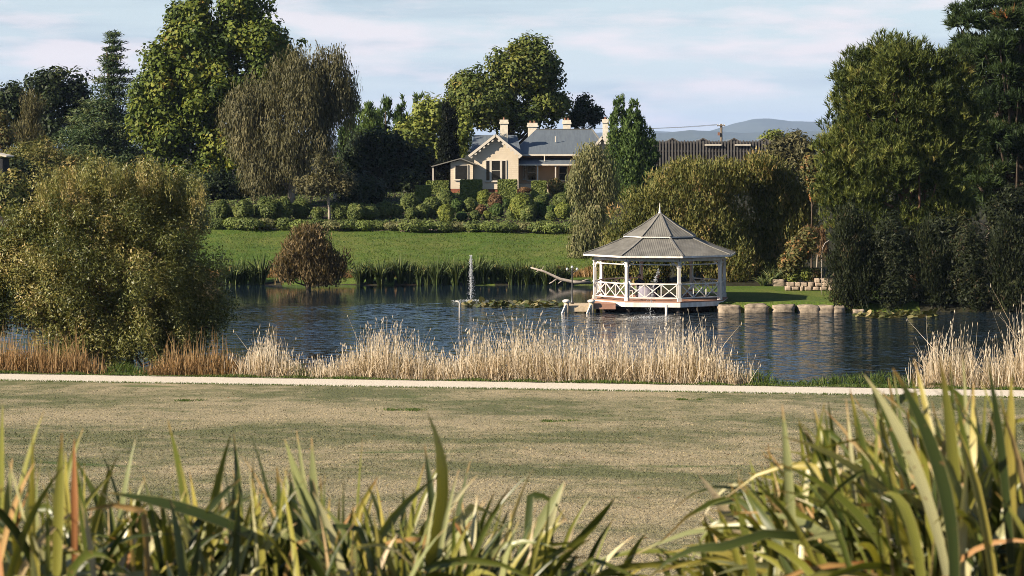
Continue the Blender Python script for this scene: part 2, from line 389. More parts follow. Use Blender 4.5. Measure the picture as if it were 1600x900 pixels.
GRN = ((.125, .135, .034), (.058, .102, .014), (.035, .070, .010))
M['green_lawn'] = grass_mat('green_lawn', *GRN, big=(.09, .12), thr=(.44, .66), fine=5)
M['soil'] = plain('garden_soil', (.035, .027, .02), .95, .1, (.02, .016, .012), .8, 2)
M['litter'] = plain('leaf_litter_ground', (.030, .027, .017), .95, .1, (.018, .02, .010), .8, 1.2)
M['gravel'] = plain('gravel', (.58, .52, .44), .9, .2, (.44, .39, .32), .5, 14)
M['garden_path'] = plain('garden_path_gravel', (.50, .37, .30), .9, .2, (.34, .25, .19), .5, 9)

def grid_faces(nr, nc):
    i = np.arange(nr - 1)[:, None] * nc + np.arange(nc - 1)[None, :]
    return np.stack([i, i + 1, i + nc + 1, i + nc], -1).reshape(-1, 4)
def struct(name, v, f, mat, **k):
    return tag(mesh(name, v, f, mat, **k), kind='structure')
# near lawn: rows at distance t from the path's near edge, with a ragged edge creeping over the gravel
tt = np.concatenate([[0, .15, .3, .6], np.linspace(1, 20, 20), np.linspace(24, 160, 35)]); xx = np.unique(np.concatenate([np.arange(-40, 40.1, .4), np.linspace(-400, -40, 12), np.linspace(40, 400, 12)]))
T_, X_ = np.meshgrid(tt, xx, indexing='ij')
jag = .10 * np.sin(X_ * 3.1) + .08 * np.sin(X_ * 7.3 + 1) + .05 * np.sin(X_ * 1.3)
Y_ = Yc(X_) - 1.6 - T_ + jag * np.clip(1 - T_, 0, 1)
Z_ = .25 + .045 * T_ + .00033 * np.clip(T_, 0, 115) ** 2 + .012 * (T_ < .5) + .03 * np.sin(X_ * .7 + T_ * .2) * np.clip(T_ / 5, 0, 1)
struct('near_lawn', np.stack([X_, Y_, Z_], -1).reshape(-1, 3), grid_faces(*X_.shape)[:, ::-1].copy(), M['dry_lawn'], smooth=True)
def znear(X, Y): 
    t = Yc(X) - 1.6 - Y
    return .25 + .045 * t + .00033 * np.clip(t, 0, 115) ** 2 + .03 * np.sin(X * .7 + t * .2) * np.clip(t / 5, 0, 1)
xs = np.linspace(-120, 120, 121)
v = []
for s in (-1.95, -.6, .6, 1.95): v += [(x, Yc(x) + s, .246 + (.012 if abs(s) < 1 else 0)) for x in xs]
struct('footpath', np.array(v), grid_faces(4, len(xs)), M['gravel'], smooth=True)
# far terrain, one grid split by region
ax = np.unique(np.concatenate([np.linspace(-18000, -400, 14), np.linspace(-400, -70, 23), np.arange(-70, 70.1, .8), np.linspace(70, 400, 23), np.linspace(400, 18000, 14)]))
rows = np.concatenate([np.array([0, .3, .8, 1.6, 2.4, 3.2, 6, 9]), np.arange(14, 150, 1.0), np.linspace(152, 400, 40), np.geomspace(420, 24000, 24)])
RR, XX = np.meshgrid(rows, ax, indexing='ij')
fade = np.clip(1 - RR / 30, 0, 1)
YY = 104.6 + RR - .178 * np.clip(XX, -200, 200) * fade + (.07 * np.sin(XX * 4) + .06 * np.sin(XX * 9)) * (RR < .5)
ZZ = zg(XX, np.maximum(YY, Yc(XX) + 1.601)); ZZ[0] = .262
V = np.stack([XX, YY, ZZ], -1).reshape(-1, 3); FC = grid_faces(*XX.shape)
cen = V[FC].mean(1); cx, cy = cen[:, 0], cen[:, 1]; dd = cy - Ys(cx); ww = sstep(6.5, 12.5, cx); sN = cy - Yc(cx)
db = 28.6 - .10 * (cx + 10)
reg = np.full(len(FC), 3)                                             # 3 = rough ground
reg[(ww < .5) & (dd > .5) & (dd <= db) & (np.abs(cx) < 70)] = 0       # far lawn
reg[(ww < .5) & (dd > db) & (dd <= db + 1.1) & (np.abs(cx) < 70)] = 1  # garden path
reg[(ww < .5) & (dd > db + 1.1) & (dd < 64) & (np.abs(cx) < 70)] = 2   # garden bed
reg[(cx > 11.6) & (dd > .2) & (dd < 16) & (cx < 24)] = 4                # lawn by the gazebo
reg[(sN < 5) & (dd < 0)] = 5                                           # near bank
reg[(dd <= .2) & (sN >= 5)] = 6                                        # pond bed
for k, (nm, mt) in enumerate((('far_lawn', 'green_lawn'), ('garden_path', 'garden_path'), ('garden_bed', 'soil'), ('ground', 'litter'), ('shore_lawn', 'green_lawn'), ('pond_bank', 'litter'), ('pond_bed', 'soil'))):
    ff = FC[reg == k]; u, inv = np.unique(ff, return_inverse=True)
    struct(nm, V[u], inv.reshape(-1, 4), M[mt], smooth=True)
# water
m, t, out = newmat('pond_water')
g = nd(t, 'ShaderNodeNewGeometry'); sx = nd(t, 'ShaderNodeSeparateXYZ'); t.links.new(g.outputs['Position'], sx.inputs[0])
p = nd(t, 'ShaderNodeBsdfPrincipled', {'Base Color': (.007, .014, .022, 1), 'Roughness': .09, 'IOR': 1.33, 'Specular IOR Level': .5})
n1 = pos_noise(t, g, 1, 1.9, 4.2, 3, .6)
# wind: the far end lies sheltered and calm, the rest is rippled
calm = nd(t, 'ShaderNodeMapRange'); calm.inputs[1].default_value = 162; calm.inputs[2].default_value = 155; calm.inputs[3].default_value = .014; calm.inputs[4].default_value = 1
wob = pos_noise(t, g, 1, .12, .5, 3, .5); wa = nd(t, 'ShaderNodeMath', operation='MULTIPLY_ADD'); wa.inputs[1].default_value = 10
t.links.new(wob.outputs['Fac'], wa.inputs[0])
sub = nd(t, 'ShaderNodeMath', operation='SUBTRACT'); sub.inputs[1].default_value = 5; t.links.new(sx.outputs[1], sub.inputs[0]); t.links.new(sub.outputs[0], wa.inputs[2]); t.links.new(wa.outputs[0], calm.inputs[0])
pw = pos_noise(t, g, 1, .05, .16, 3, .5); pr_ = ramp(t, [(.38, (.45, .45, .45)), (.62, (1.25, 1.25, 1.25))]); t.links.new(pw.outputs['Fac'], pr_.inputs[0])
cm = nd(t, 'ShaderNodeMath', operation='MULTIPLY'); t.links.new(calm.outputs[0], cm.inputs[0]); t.links.new(pr_.outputs[0], cm.inputs[1])
sb = nd(t, 'ShaderNodeVectorMath', operation='SUBTRACT'); sb.inputs[1].default_value = (.5, .5, .5); t.links.new(n1.outputs['Color'], sb.inputs[0])
ml = nd(t, 'ShaderNodeVectorMath', operation='SCALE'); t.links.new(sb.outputs[0], ml.inputs[0]); t.links.new(cm.outputs[0], ml.inputs['Scale'])
fl_ = nd(t, 'ShaderNodeVectorMath', operation='MULTIPLY_ADD'); fl_.inputs[1].default_value = (.7, 1.5, 0); fl_.inputs[2].default_value = (0, 0, 1); t.links.new(ml.outputs[0], fl_.inputs[0])
nn = nd(t, 'ShaderNodeVectorMath', operation='NORMALIZE'); t.links.new(fl_.outputs[0], nn.inputs[0])
t.links.new(nn.outputs[0], p.inputs['Normal']); t.links.new(p.outputs[0], out.inputs['Surface'])
M['water'] = m
struct('pond_water', np.array([(-90, 85, 0), (90, 85, 0), (90, 190, 0), (-90, 190, 0)]), np.array([[0, 1, 2, 3]]), M['water'])

# far hills, two ridges
M['hill'] = plain('wooded_hill', (.035, .048, .03), .95, .05, (.06, .07, .045), 0, .004)
def hill(name, Y, prof, depth, rough, seed):
    r = np.random.default_rng(seed)
    pxs = np.linspace(-2500, 4200, 1100); base = np.interp(pxs, [a for a, b in prof], [b for a, b in prof])
    nzv = sum(np.sin(pxs / s_ + r.uniform(0, 6)) * a_ for s_, a_ in ((170, 2.2), (63, 1.1), (27, .5), (9, .35), (4, .3))) * rough
    ridge = base + nzv
    vv = []
    fr = [0, .25, .5, .75, .92, 1, 1.15]; hh = [0, .3, .58, .82, .96, 1, .8]
    for q, hq in zip(fr, hh):
        yy = Y - depth + depth * q
        for i, a in enumerate(pxs):
            top = H + (HZ - ridge[i]) / F * Y
            z = 4 + (top - 4) * hq + (r.normal() * .8 * rough if 0 < hq < 1 else 0)
            vv.append(((a - 800) / F * Y, yy, z))
    struct(name, np.array(vv), grid_faces(len(fr), len(pxs)), M['hill'], smooth=True)
hill('hills', 17500, [(-2500, 214), (300, 214), (700, 216), (1000, 205), (1060, 206), (1110, 203), (1150, 191), (1180, 184), (1205, 184), (1240, 188), (1300, 189), (1500, 196), (1800, 190), (4200, 210)], 1600, .5, 3)
hill('hills', 13500, [(-2500, 216), (700, 214), (1000, 208), (1040, 206), (1080, 203), (1120, 205), (1160, 207), (1200, 206), (1250, 204), (1400, 206), (4200, 212)], 900, .6, 8)
m, t, out = newmat('haze_air')
pv = nd(t, 'ShaderNodeVolumePrincipled', {'Color': (.50, .66, 1.0, 1), 'Density': 3.6e-5, 'Anisotropy': 0.0}); t.links.new(pv.outputs[0], out.inputs['Volume'])
hz = MB().box((-19500, -80, -3), (19500, 25500, 330)).build('haze', m); tag(hz, kind='stuff')
# ------------------------------------------------------------------ gazebo
M['white'] = plain('white_paint', (.74, .70, .66), .55, .35, (.50, .46, .41), .2, 1.6, stretch=(2, 2, .35))
M['iron'] = plain('painted_roof_iron', (.160, .152, .135), .6, .3, (.095, .09, .08), .1, 1.0, stretch=(1.6, 1.6, .5))
M['ridge_iron'] = plain('roof_capping', (.19, .18, .16), .5, .35, (.15, .14, .125), .1, 4)
M['deck'] = plain('deck_timber', (.40, .22, .16), .75, .2, (.30, .16, .11), .3, 3, stretch=(1, 6, 1))
M['pale_timber'] = plain('weathered_timber', (.50, .40, .28), .8, .2, (.38, .30, .21), .4, 4)
M['dark_timber_and_shade'] = plain('wet_pile_and_shade', (.05, .04, .035), .8, .2, (.025, .02, .02), .4, 4)  # wet dark timber, reused where shade is put into the colour
M['dark_metal'] = plain('dark_painted_metal', (.04, .045, .05), .45, .5, (.06, .06, .06), .1, 9)
GC = np.array([P(1031, 300, 156)[0], 156.0, 0.0])
G = empty('gazebo', GC, 'white octagonal gazebo with two-tier grey iron roof standing over the pond', 'gazebo')
TH0 = math.radians(13)
def gp(r, k, z, cor=0):        # corner k of the octagon at radius r; angle measured from the viewer's side
    a = TH0 + math.radians(45) * k + cor
    return np.array([r * math.sin(a), -r * math.cos(a), z])
DECK = .68; RP = 4.10
v = [gp(4.32, k, DECK) for k in range(8)]
MB().prism([gp(4.32, k, DECK - .06) for k in range(8)], (0, 0, .06)).build('deck', M['deck'], G)
dk = [o for o in G.children if o.name.startswith('deck')][0]
for k in range(8):           # skirt boards and boards of the deck edge
    a, b = gp(4.30, k, DECK - .20), gp(4.30, k + 1, DECK - .20)
    MB().bar(a, b, .05, .27).build('skirt_board', M['white'], G)
for k in range(8):
    for r in (3.9, 2.0):
        p0 = gp(r, k, 0); MB().tube([p0 + [0, 0, -1.2], p0 + [0, 0, DECK - .07]], .13, 8).build('pile', M['dark_timber_and_shade'], G)
MB().prism([gp(3.4, k, -.3) for k in range(8)], (0, 0, .8)).build('pier_base', M['dark_timber_and_shade'], G)  # dark block added to stand for the black void under the deck
for k in range(8):
    p0 = gp(RP, k, DECK); ang = TH0 + math.radians(45) * k
    mb = MB()
    def pbox(hw, z0, z1):
        c, s = math.cos(ang), math.sin(ang); q = []
        for z in (z0, z1):
            for i, j in ((-1, -1), (1, -1), (1, 1), (-1, 1)): q.append((p0[0] + (i * c - j * s) * hw, p0[1] + (i * s + j * c) * hw, z))
        mb.add(q, [(0, 3, 2, 1), (4, 5, 6, 7), (0, 1, 5, 4), (1, 2, 6, 5), (2, 3, 7, 6), (3, 0, 4, 7)])
    pbox(.085, DECK, 3.05); pbox(.115, DECK, DECK + .22); pbox(.105, DECK + 1.02, DECK + 1.12); pbox(.11, 2.72, 2.80); pbox(.12, 2.96, 3.05)
    po = mb.build('post', M['white'], G)
    for sgn in (-1, 1):
        q = gp(RP, k + sgn, 0) - gp(RP, k, 0); q = q / np.linalg.norm(q)
        pts = [np.array([p0[0], p0[1], 2.60]) + q * .09, np.array([p0[0], p0[1], 2.80]) + q * .16, np.array([p0[0], p0[1], 2.93]) + q * .30, np.array([p0[0], p0[1], 2.985]) + q * .46]
        bk = MB()
        for a, b in zip(pts[:-1], pts[1:]): bk.bar(a, b, .05, .06)
        bk.build('bracket', M['white'], po)
for k in range(8):
    a, b = gp(RP, k, 3.14), gp(RP, k + 1, 3.14)
    MB().bar(a, b, .14, .17).build('beam', M['white'], G)
    MB().bar(gp(RP, k, 2.86) + (gp(RP, k + 1, 2.86) - gp(RP, k, 2.86)) * .05, gp(RP, k + 1, 2.86) + (gp(RP, k, 2.86) - gp(RP, k + 1, 2.86)) * .05, .05, .06).build('valance_rail', M['white'], G)
    if k == 3: continue       # land side stays open
    A, B = gp(RP, k, DECK), gp(RP, k + 1, DECK); e = (B - A) / np.linalg.norm(B - A); Ln = np.linalg.norm(B - A)
    A2 = A + e * .11; B2 = B - e * .11; up = np.array([0, 0, 1.0])
    rl = MB().bar(A2 + up * 1.03, B2 + up * 1.03, .10, .07).build('railing', M['white'], G)
    MB().bar(A2 + up * .20, B2 + up * .20, .06, .07).build('bottom_rail', M['white'], rl)
    for i in range(4):
        q = A2 + (B2 - A2) * (i / 3 if i not in (0, 3) else (.012 if i == 0 else .988)); MB().bar(q + up * .235, q + up * .995, .055, .05, (0, 1, 0)).build('baluster', M['white'], rl)
    for i in range(3):
        q0 = A2 + (B2 - A2) * (i / 3 + .012); q1 = A2 + (B2 - A2) * ((i + 1) / 3 - .012); nrm = np.array([e[1], -e[0], 0]) * .018
        MB().bar(q0 + up * .25 + nrm, q1 + up * .98 + nrm, .04, .05).build('brace', M['white'], rl)
        MB().bar(q0 + up * .98 - nrm, q1 + up * .25 - nrm, .04, .05).build('brace', M['white'], rl)
def roof_panel(name, k, r0, z0, r1, z1, rm, zm, mat, parent):
    """corrugated sheet between corner k and k+1: eave radius r0 height z0, ring rm/zm, top r1/z1"""
    a, b = gp(1, k, 0), gp(1, k + 1, 0); mid = (a + b) / 2; ap = np.linalg.norm(mid); n = mid / ap; e = (b - a) / np.linalg.norm(b - a); hw = np.linalg.norm(b - a) / 2
    pit = .115; xs_ = np.arange(-hw * r0, hw * r0 + 1e-6, pit / 6)
    prof_r = np.array([r0, rm, r1]); prof_z = np.array([z0, zm, z1])
    vv = []; ok = []
    rows_ = 9
    for x in xs_:
        rtop = max(r1, abs(x) / hw)
        rr = np.linspace(r0, rtop, rows_); zz = np.interp(-rr, -prof_r, prof_z) + .008 * math.cos(x / pit * 2 * math.pi)
        for r_, z_ in zip(rr, zz):
            q = n * (ap * r_) + e * x; vv.append((q[0], q[1], z_))
    return mesh(name, np.array(vv), grid_faces(len(xs_), rows_), mat, parent, smooth=True)
for k in range(8):
    roof_panel('roof_panel', k, 4.80, 3.40, 2.05, 4.42, 3.5, 3.84, M['iron'], G)
    roof_panel('upper_roof_panel', k, 2.28, 4.47, .05, 5.82, 1.2, 5.07, M['iron'], G)
    MB().bar(gp(4.82, k, 3.43), gp(3.5, k, 3.87), .13, .035).bar(gp(3.5, k, 3.87), gp(2.07, k, 4.45), .13, .035).build('hip_capping', M['ridge_iron'], G)
    MB().bar(gp(2.30, k, 4.50), gp(1.2, k, 5.10), .12, .035).bar(gp(1.2, k, 5.10), gp(.04, k, 5.85), .12, .035).build('hip_capping', M['ridge_iron'], G)
    MB().bar(gp(4.79, k, 3.345), gp(4.79, k + 1, 3.345), .07, .10).build('gutter', M['white'], G)
    MB().bar(gp(2.27, k, 4.435), gp(2.27, k + 1, 4.435), .05, .06).build('upper_fascia', M['white'], G)
    MB().prism([gp(4.74, k, 3.30), gp(4.74, k + 1, 3.30), gp(4.18, k + 1, 3.235), gp(4.18, k, 3.235)], (0, 0, .015)).build('soffit', M['white'], G)
    a, b = gp(2.05, k, 4.25), gp(2.05, k + 1, 4.25)
    MB().prism([a, b, b + [0, 0, .24], a + [0, 0, .24]], gp(-.04, k, 0, math.radians(22.5))).build('vent_ring', M['dark_timber_and_shade'], G)
MB().lathe((0, 0, 5.80), [(.10, 0), (.12, .05), (.06, .10), (.075, .18), (.035, .24), (.028, .45), (.012, .66)], 10).build('finial', M['white'], G, smooth=True)

# seats, table and the company inside
M['cloth'] = plain('pale_cloth', (.24, .23, .29), .9, .1, (.19, .18, .23), .2, 5)
M['redwood'] = plain('red_brown_timber', (.30, .10, .06), .6, .3, (.20, .07, .04), .2, 6)
def gw(px, dy, z):             # spot inside the gazebo: photo column and distance behind its centre
    Yq = GC[1] + dy; return np.array([(px - 800) / F * Yq, Yq, z])
tb = empty('table', gw(1011, -.1, DECK), 'table under a pale lilac cloth in the middle of the gazebo', 'table')
MB().lathe((0, 0, 0), [(.56, .06), (.54, .35), (.52, .68), (.52, .735)], 20).build('tablecloth', M['cloth'], tb, smooth=False)
MB().lathe((0, 0, 0), [(.50, .736), (.50, .75)], 20).build('table_top', M['white'], tb)
for i in range(3):
    a = i * 2.1; MB().tube([(.35 * math.cos(a), .35 * math.sin(a), 0), (.3 * math.cos(a), .3 * math.sin(a), .72)], .03, 6).build('leg', M['white'], tb)
def chair(px, dy, rz, label, mat):
    c = empty('chair', gw(px, dy, DECK), label, 'chair', 'chairs in the gazebo', rz)
    MB().box((-.22, -.22, .42), (.22, .22, .46)).build('seat', mat, c)
    MB().box((-.22, .19, .62), (.22, .22, .88)).build('backrest', mat, c)
    for i in (-1, 1):
        MB().bar((i * .2, -.2, 0), (i * .2, -.2, .42), .04, .04).build('leg', mat, c)
        MB().bar((i * .2, .2, 0), (i * .2, .2, .88), .04, .03).build('leg', mat, c)
    return c
chair(983, -.1, math.radians(90), 'white chair left of the cloth-covered gazebo table', M['white'])
chair(999, .95, 0, 'white chair behind the gazebo table, left of two', M['white'])
chair(1028, .95, 0, 'white chair behind the gazebo table, right of two', M['white'])
chair(1079, .2, math.radians(-90), 'red-brown chair at the right end of the gazebo', M['redwood'])

M['skin'] = plain('skin', (.62, .38, .28), .55, .3, (.56, .33, .24), .05, 20)
M['hair_dark'] = plain('dark_hair', (.03, .022, .018), .6, .3, (.05, .035, .025), .3, 30)
M['hair_fair'] = plain('fair_hair', (.36, .24, .12), .6, .3, (.25, .16, .08), .3, 30)
M['shirt_white'] = plain('white_shirt', (.75, .74, .74), .85, .1, (.62, .62, .63), .3, 12)
M['shirt_dark'] = plain('charcoal_shirt', (.05, .05, .06), .85, .1, (.035, .035, .04), .3, 12)
M['shirt_navy'] = plain('navy_shirt', (.06, .07, .11), .85, .1, (.04, .05, .08), .3, 12)
M['trousers'] = plain('dark_trousers', (.05, .05, .06), .85, .1, (.03, .03, .04), .3, 12)
M['eye'] = plain('eye', (.03, .02, .02), .2, .5); M['lip'] = plain('lip', (.45, .18, .15), .5, .3)
def person(px, dy, rz, label, shirt, hair, lean=0.0):
    root = empty('person', gw(px, dy, DECK), label, 'person', 'people sitting in the gazebo', rz)
    # joints: seated, facing -Y
    V = []; E = []; Rr = []; zone = []
    def j(p, r, par=None, zn=0):
        V.append(p); Rr.append(r)
        if par is not None: E.append((par, len(V) - 1)); zone.append(zn)
        return len(V) - 1
    pe = j((0, .02, .53), (.15, .12)); 
    w = j((0, .03 - lean * .2, .70), (.135, .105), pe, 0); ch = j((0, .03 - lean * .6, .92), (.165, .115), w, 0); nb = j((0, .02 - lean, 1.07), (.075, .065), ch, 0)
    nk = j((0, 0 - lean, 1.14), (.052, .052), nb, 2); hd = j((0, -.02 - lean, 1.23), (.078, .09), nk, 2); ht = j((0, -.015 - lean, 1.33), (.072, .085), hd, 2)
    j((0, -.115 - lean, 1.245), (.013, .015), hd, 2)                           # nose
    for s in (-1, 1):
        j((s * .088, .0 - lean, 1.25), (.012, .02), hd, 2)                     # ear
        sh = j((s * .19, .03 - lean * .8, 1.02), (.062, .062), ch, 0); el = j((s * .25, -.08 - lean * .6, .78), (.043, .043), sh, 0)
        wr = j((s * .16, -.33 - lean * .4, .79), (.030, .026), el, 2); pm = j((s * .145, -.39 - lean * .4, .785), (.036, .02), wr, 2)
        for q in range(4):
            ox = s * (-.030 + .020 * q); k1 = j((s * .145 + ox, -.43 - lean * .4, .79), (.009, .009), pm, 2)
            j((s * .145 + ox * 1.1, -.465 - lean * .4 - .006 * (q in (1, 2)), .772), (.008, .008), k1, 2)
        th = j((s * .145 - s * .045, -.385 - lean * .4, .785), (.010, .010), pm, 2); j((s * .145 - s * .062, -.415 - lean * .4, .778), (.009, .009), th, 2)
        hp = j((s * .10, .0, .51), (.095, .085), pe, 1); kn = j((s * .12, -.40, .51), (.065, .065), hp, 1); an = j((s * .12, -.42, .09), (.042, .042), kn, 1)
        j((s * .13, -.55, .035), (.04, .03), an, 3)
    me = bpy.data.meshes.new('body'); me.from_pydata(V, E, []); me.update()
    ob = bpy.data.objects.new('body', me); link(ob, root)
    ob.modifiers.new('skin', 'SKIN'); ob.modifiers.new('sub', 'SUBSURF').levels = 1
    sd = me.skin_vertices[0].data
    for i, r in enumerate(Rr): sd[i].radius = r; sd[i].use_root = (i == 0)
    bpy.context.view_layer.update()
    dg = bpy.context.evaluated_depsgraph_get(); nm = bpy.data.meshes.new_from_object(ob.evaluated_get(dg), depsgraph=dg)
    ob.modifiers.clear(); ob.data = nm; nm.name = 'body'
    for mt in (shirt, M['trousers'], M['skin'], M['dark_timber_and_shade']): nm.materials.append(mt)
    Va = np.array(V); Ea = np.array(E); zn = np.array(zone)
    A_ = Va[Ea[:, 0]]; B_ = Va[Ea[:, 1]]; D_ = B_ - A_; L2 = (D_ ** 2).sum(1)
    rad = np.array([(np.mean(Rr[a]) + np.mean(Rr[b])) / 2 for a, b in E])
    for pl in nm.polygons:
        c = np.array(pl.center); tq = np.clip(((c - A_) * D_).sum(1) / L2, 0, 1); ds = np.linalg.norm(c - (A_ + D_ * tq[:, None]), axis=1) - rad
        z_ = zn[np.argmin(ds)]
        if z_ == 2 and c[2] < 1.10 and abs(c[0]) < .2 and c[1] > -.3: z_ = 0
        pl.material_index = int(z_); pl.use_smooth = True
    hb = MB(); hc = (0, .0 - lean, 1.29)
    hb.lathe(hc, [(.098, -.07), (.107, -.01), (.10, .05), (.075, .095), (.03, .118)], 14, 1.12)
    ho = hb.build('hair', hair, root, smooth=True)
    # open the hair in front of the face: pull the lower front ring back
    for vx in ho.data.vertices:
        if vx.co.y < -.03 - lean and vx.co.z < 1.31: vx.co.y = -.02 - lean; vx.co.x *= 1.02
    for s in (-1, 1): MB().lathe((s * .032, -.10 - lean, 1.265), [(.004, -.008), (.011, 0), (.004, .008)], 8).build('eye', M['eye'], root)
    MB().box((-.025, -.108 - lean, 1.195), (.025, -.095 - lean, 1.205)).build('mouth', M['lip'], root)
    return root
person(983, -.1, math.radians(90), 'person in white with dark hair seated left of the gazebo table', M['shirt_white'], M['hair_dark'], .05)
person(999, .95, 0, 'person in navy seated behind the gazebo table on the left', M['shirt_navy'], M['hair_dark'], .02)
person(1028, .95, 0, 'person in charcoal with fair hair seated behind the gazebo table on the right', M['shirt_dark'], M['hair_fair'], .03)

# landing stage, lamp post, stakes
jt = empty('landing_stage', (GC[0] - 4.6, 153.2, 0), 'low pale timber landing stage with round mooring posts beside the gazebo', 'jetty')
o_ = np.array(jt.location)
def jq(px, z, Yq): return np.array([(px - 800) / F * Yq, Yq, z]) - o_
x0, x1, x2 = jq(884, 0, 153)[0], jq(924, 0, 153)[0], jq(961, 0, 153)[0]
for i in range(7):
    ya = -1.0 + i * .42
    MB().box((x0, ya, .36), (x1, ya + .40, .42)).build('plank', M['pale_timber'], jt)
    MB().box((x1 + .01, ya, .50), (x2, ya + .40, .56)).build('plank', M['deck'], jt)
MB().box((x0, -1.04, .08), (x1, -1.0, .355)).build('fascia_board', M['pale_timber'], jt)
MB().box((x1 + .01, -1.04, .22), (x2, -1.0, .495)).build('fascia_board', M['deck'], jt)
for (px, Yq) in ((885, 152.1), (924, 152.1)):
    p0 = jq(px, 0, Yq); MB().tube([p0 + [0, 0, -.8], p0 + [0, 0, .62]], [.16, .16], 12).build('mooring_post', M['pale_timber'], jt, smooth=True)
    MB().lathe(p0 + [0, 0, .62], [(.20, 0), (.23, .05), (.22, .14), (.12, .18)], 12).build('post_cap', M['white'], jt, smooth=True)
    MB().bar(p0 + [-.28, -.25, -.1], p0 + [-.02, -.12, .5], .11, .11).build('brace', M['white'], jt)
for px in (900, 915, 945, 955):
    p0 = jq(px, 0, 153.5); MB().tube([p0 + [0, 0, -1.0], p0 + [0, 0, .35]], .08, 8).build('pile', M['dark_timber_and_shade'], jt)
lp0 = jq(894, .42, 154.2) + o_
lp = empty('lamp_post', lp0, 'black twin-globe lamp post on the landing stage', 'lamp post')
MB().lathe((0, 0, 0), [(.11, 0), (.10, .12), (.055, .2), (.045, .5), (.035, 2.0), (.05, 2.05), (.03, 2.12)], 10).build('pole', M['dark_metal'], lp, smooth=True)
M['globe'] = plain('opal_globe', (.45, .47, .48), .25, .5, (.40, .42, .43), 0, 4)
for s in (-1, 0, 1):
    am = MB().tube([(0, 0, 1.9), (s * .2, 0, 1.93), (s * .30, 0, 2.0 + (.12 if s == 0 else 0))], .018, 6).build('arm', M['dark_metal'], lp)
    MB().lathe((s * .30, 0, 2.0 + (.12 if s == 0 else 0)), [(.03, 0), (.075, .04), (.085, .09), (.06, .15), (.02, .175)], 12).build('globe', M['globe'], lp, smooth=True)
M['pipe'] = plain('pale_plastic_pipe', (.62, .58, .55), .5, .3, (.5, .46, .43), .1, 9)
Yk = H * F / (497 - HZ); p0 = P(718, 497, Yk)
st = MB().tube([p0 + [0, 0, -.9], p0 + [0, 0, .85], p0 + [-.03, 0, .93], p0 + [-.15, 0, .97], p0 + [-.22, 0, .95]], .045, 8).build('water_pipe', M['pipe'], smooth=True)
tag(st, 'pale bent pipe rising from the pond below the tall fountain jet', 'pipe')
Yk = H * F / (493 - HZ); p0 = P(1041, 493, Yk)
st = MB().tube([p0 + [0, 0, -.9], p0 + [0, 0, .62]], [.045, .085], 8).build('water_pipe', M['pipe'], smooth=True)
tag(st, 'short pale pipe standing in the water before the gazebo', 'pipe')

# fountains: thin pulsing jet of drops over a floating nozzle
m, t, out = newmat('falling_water')
p = nd(t, 'ShaderNodeBsdfPrincipled', {'Base Color': (.85, .88, .92, 1), 'Roughness': .25, 'Transmission Weight': .25, 'IOR': 1.33}); tb_ = nd(t, 'ShaderNodeBsdfTransparent'); ms = nd(t, 'ShaderNodeMixShader'); ms.inputs[0].default_value = .5; t.links.new(p.outputs[0], ms.inputs[1]); t.links.new(tb_.outputs[0], ms.inputs[2]); t.links.new(ms.outputs[0], out.inputs['Surface'])
M['spray'] = m
def drops(n, fn):
    v = []; f = []
    tet = np.array([(1, 1, 1), (1, -1, -1), (-1, 1, -1), (-1, -1, 1)]) * .6
    for i in range(n):
        c, r = fn(R.random())
        v.append(c + tet * np.array([r, r, r * R.uniform(1.2, 2.2)])); k = i * 4; f += [(k, k + 1, k + 2), (k, k + 3, k + 1), (k, k + 2, k + 3), (k + 1, k + 3, k + 2)]
    return np.concatenate(v), np.array(f)
def fountain(px, py, hgt, n, label, spread=.10, sz=.035, drift=0):
    Yk = H * F / (py - HZ); b = P(px, py, Yk)
    root = empty('fountain', b, label, 'fountain')
    def fn(q):
        if R.random() < .45: z = hgt * q; s = .012 + .035 * q; r = sz * R.uniform(.4, 1.1)
        else: z = hgt * q ** .7 * .95; s = spread * (1.15 - q * .75); r = sz * R.uniform(.3, .8)
        return np.array([R.normal() * s + drift * q * q, R.normal() * s, z]), r
    v, f = drops(n, fn); tag(mesh('jet', v, f, M['spray'], root), kind='stuff')
    MB().lathe((0, 0, -.1), [(.16, 0), (.18, .12), (.07, .17), (.04, .24)], 10).build('nozzle', M['dark_metal'], root, smooth=True)
    def fs(q):
        a = R.uniform(0, 6.283); rr = .15 + 1.2 * R.random() ** 1.2
        return np.array([math.cos(a) * rr, math.sin(a) * rr, .02 + .10 * R.random() * (1 - rr / 1.6)]), .022 * R.uniform(.5, 1.1)
    v, f = drops(260, fs); tag(mesh('splash', v, f, M['spray'], root), kind='stuff')
fountain(736, 471, 2.95, 1500, 'tall thin fountain jet in the open pond', sz=.028)
fountain(1016, 497, 2.85, 420, 'fainter fountain jet spraying in front of the gazebo', .14, .026, .5)

# fallen branch on the far shore
br = MB(); Yb = 181.0
def bp_(px, py): return P(px, py, Yb)
br.tube([bp_(829, 418), bp_(850, 424), bp_(875, 436), bp_(897, 441), bp_(925, 441.5)], [.05, .08, .11, .13, .10], 7)
br.tube([bp_(843, 421), bp_(838, 425)], [.05, .02], 6); br.tube([bp_(872, 434.5), bp_(862, 441.5), bp_(858, 443)], [.06, .05, .03], 6)
br.tube([bp_(880, 437.5), bp_(872, 443)], [.05, .03], 6); br.tube([bp_(846, 422), bp_(850, 416)], [.04, .015], 6); br.tube([bp_(905, 441), bp_(915, 437.5), bp_(921, 437)], [.05, .04, .02], 6)
M['dead_wood'] = plain('bleached_wood', (.38, .33, .29), .85, .15, (.26, .22, .19), .4, 6)
tag(br.build('fallen_branch', M['dead_wood'], smooth=True), 'bleached bare branch fallen into the pond at the far bank', 'branch')
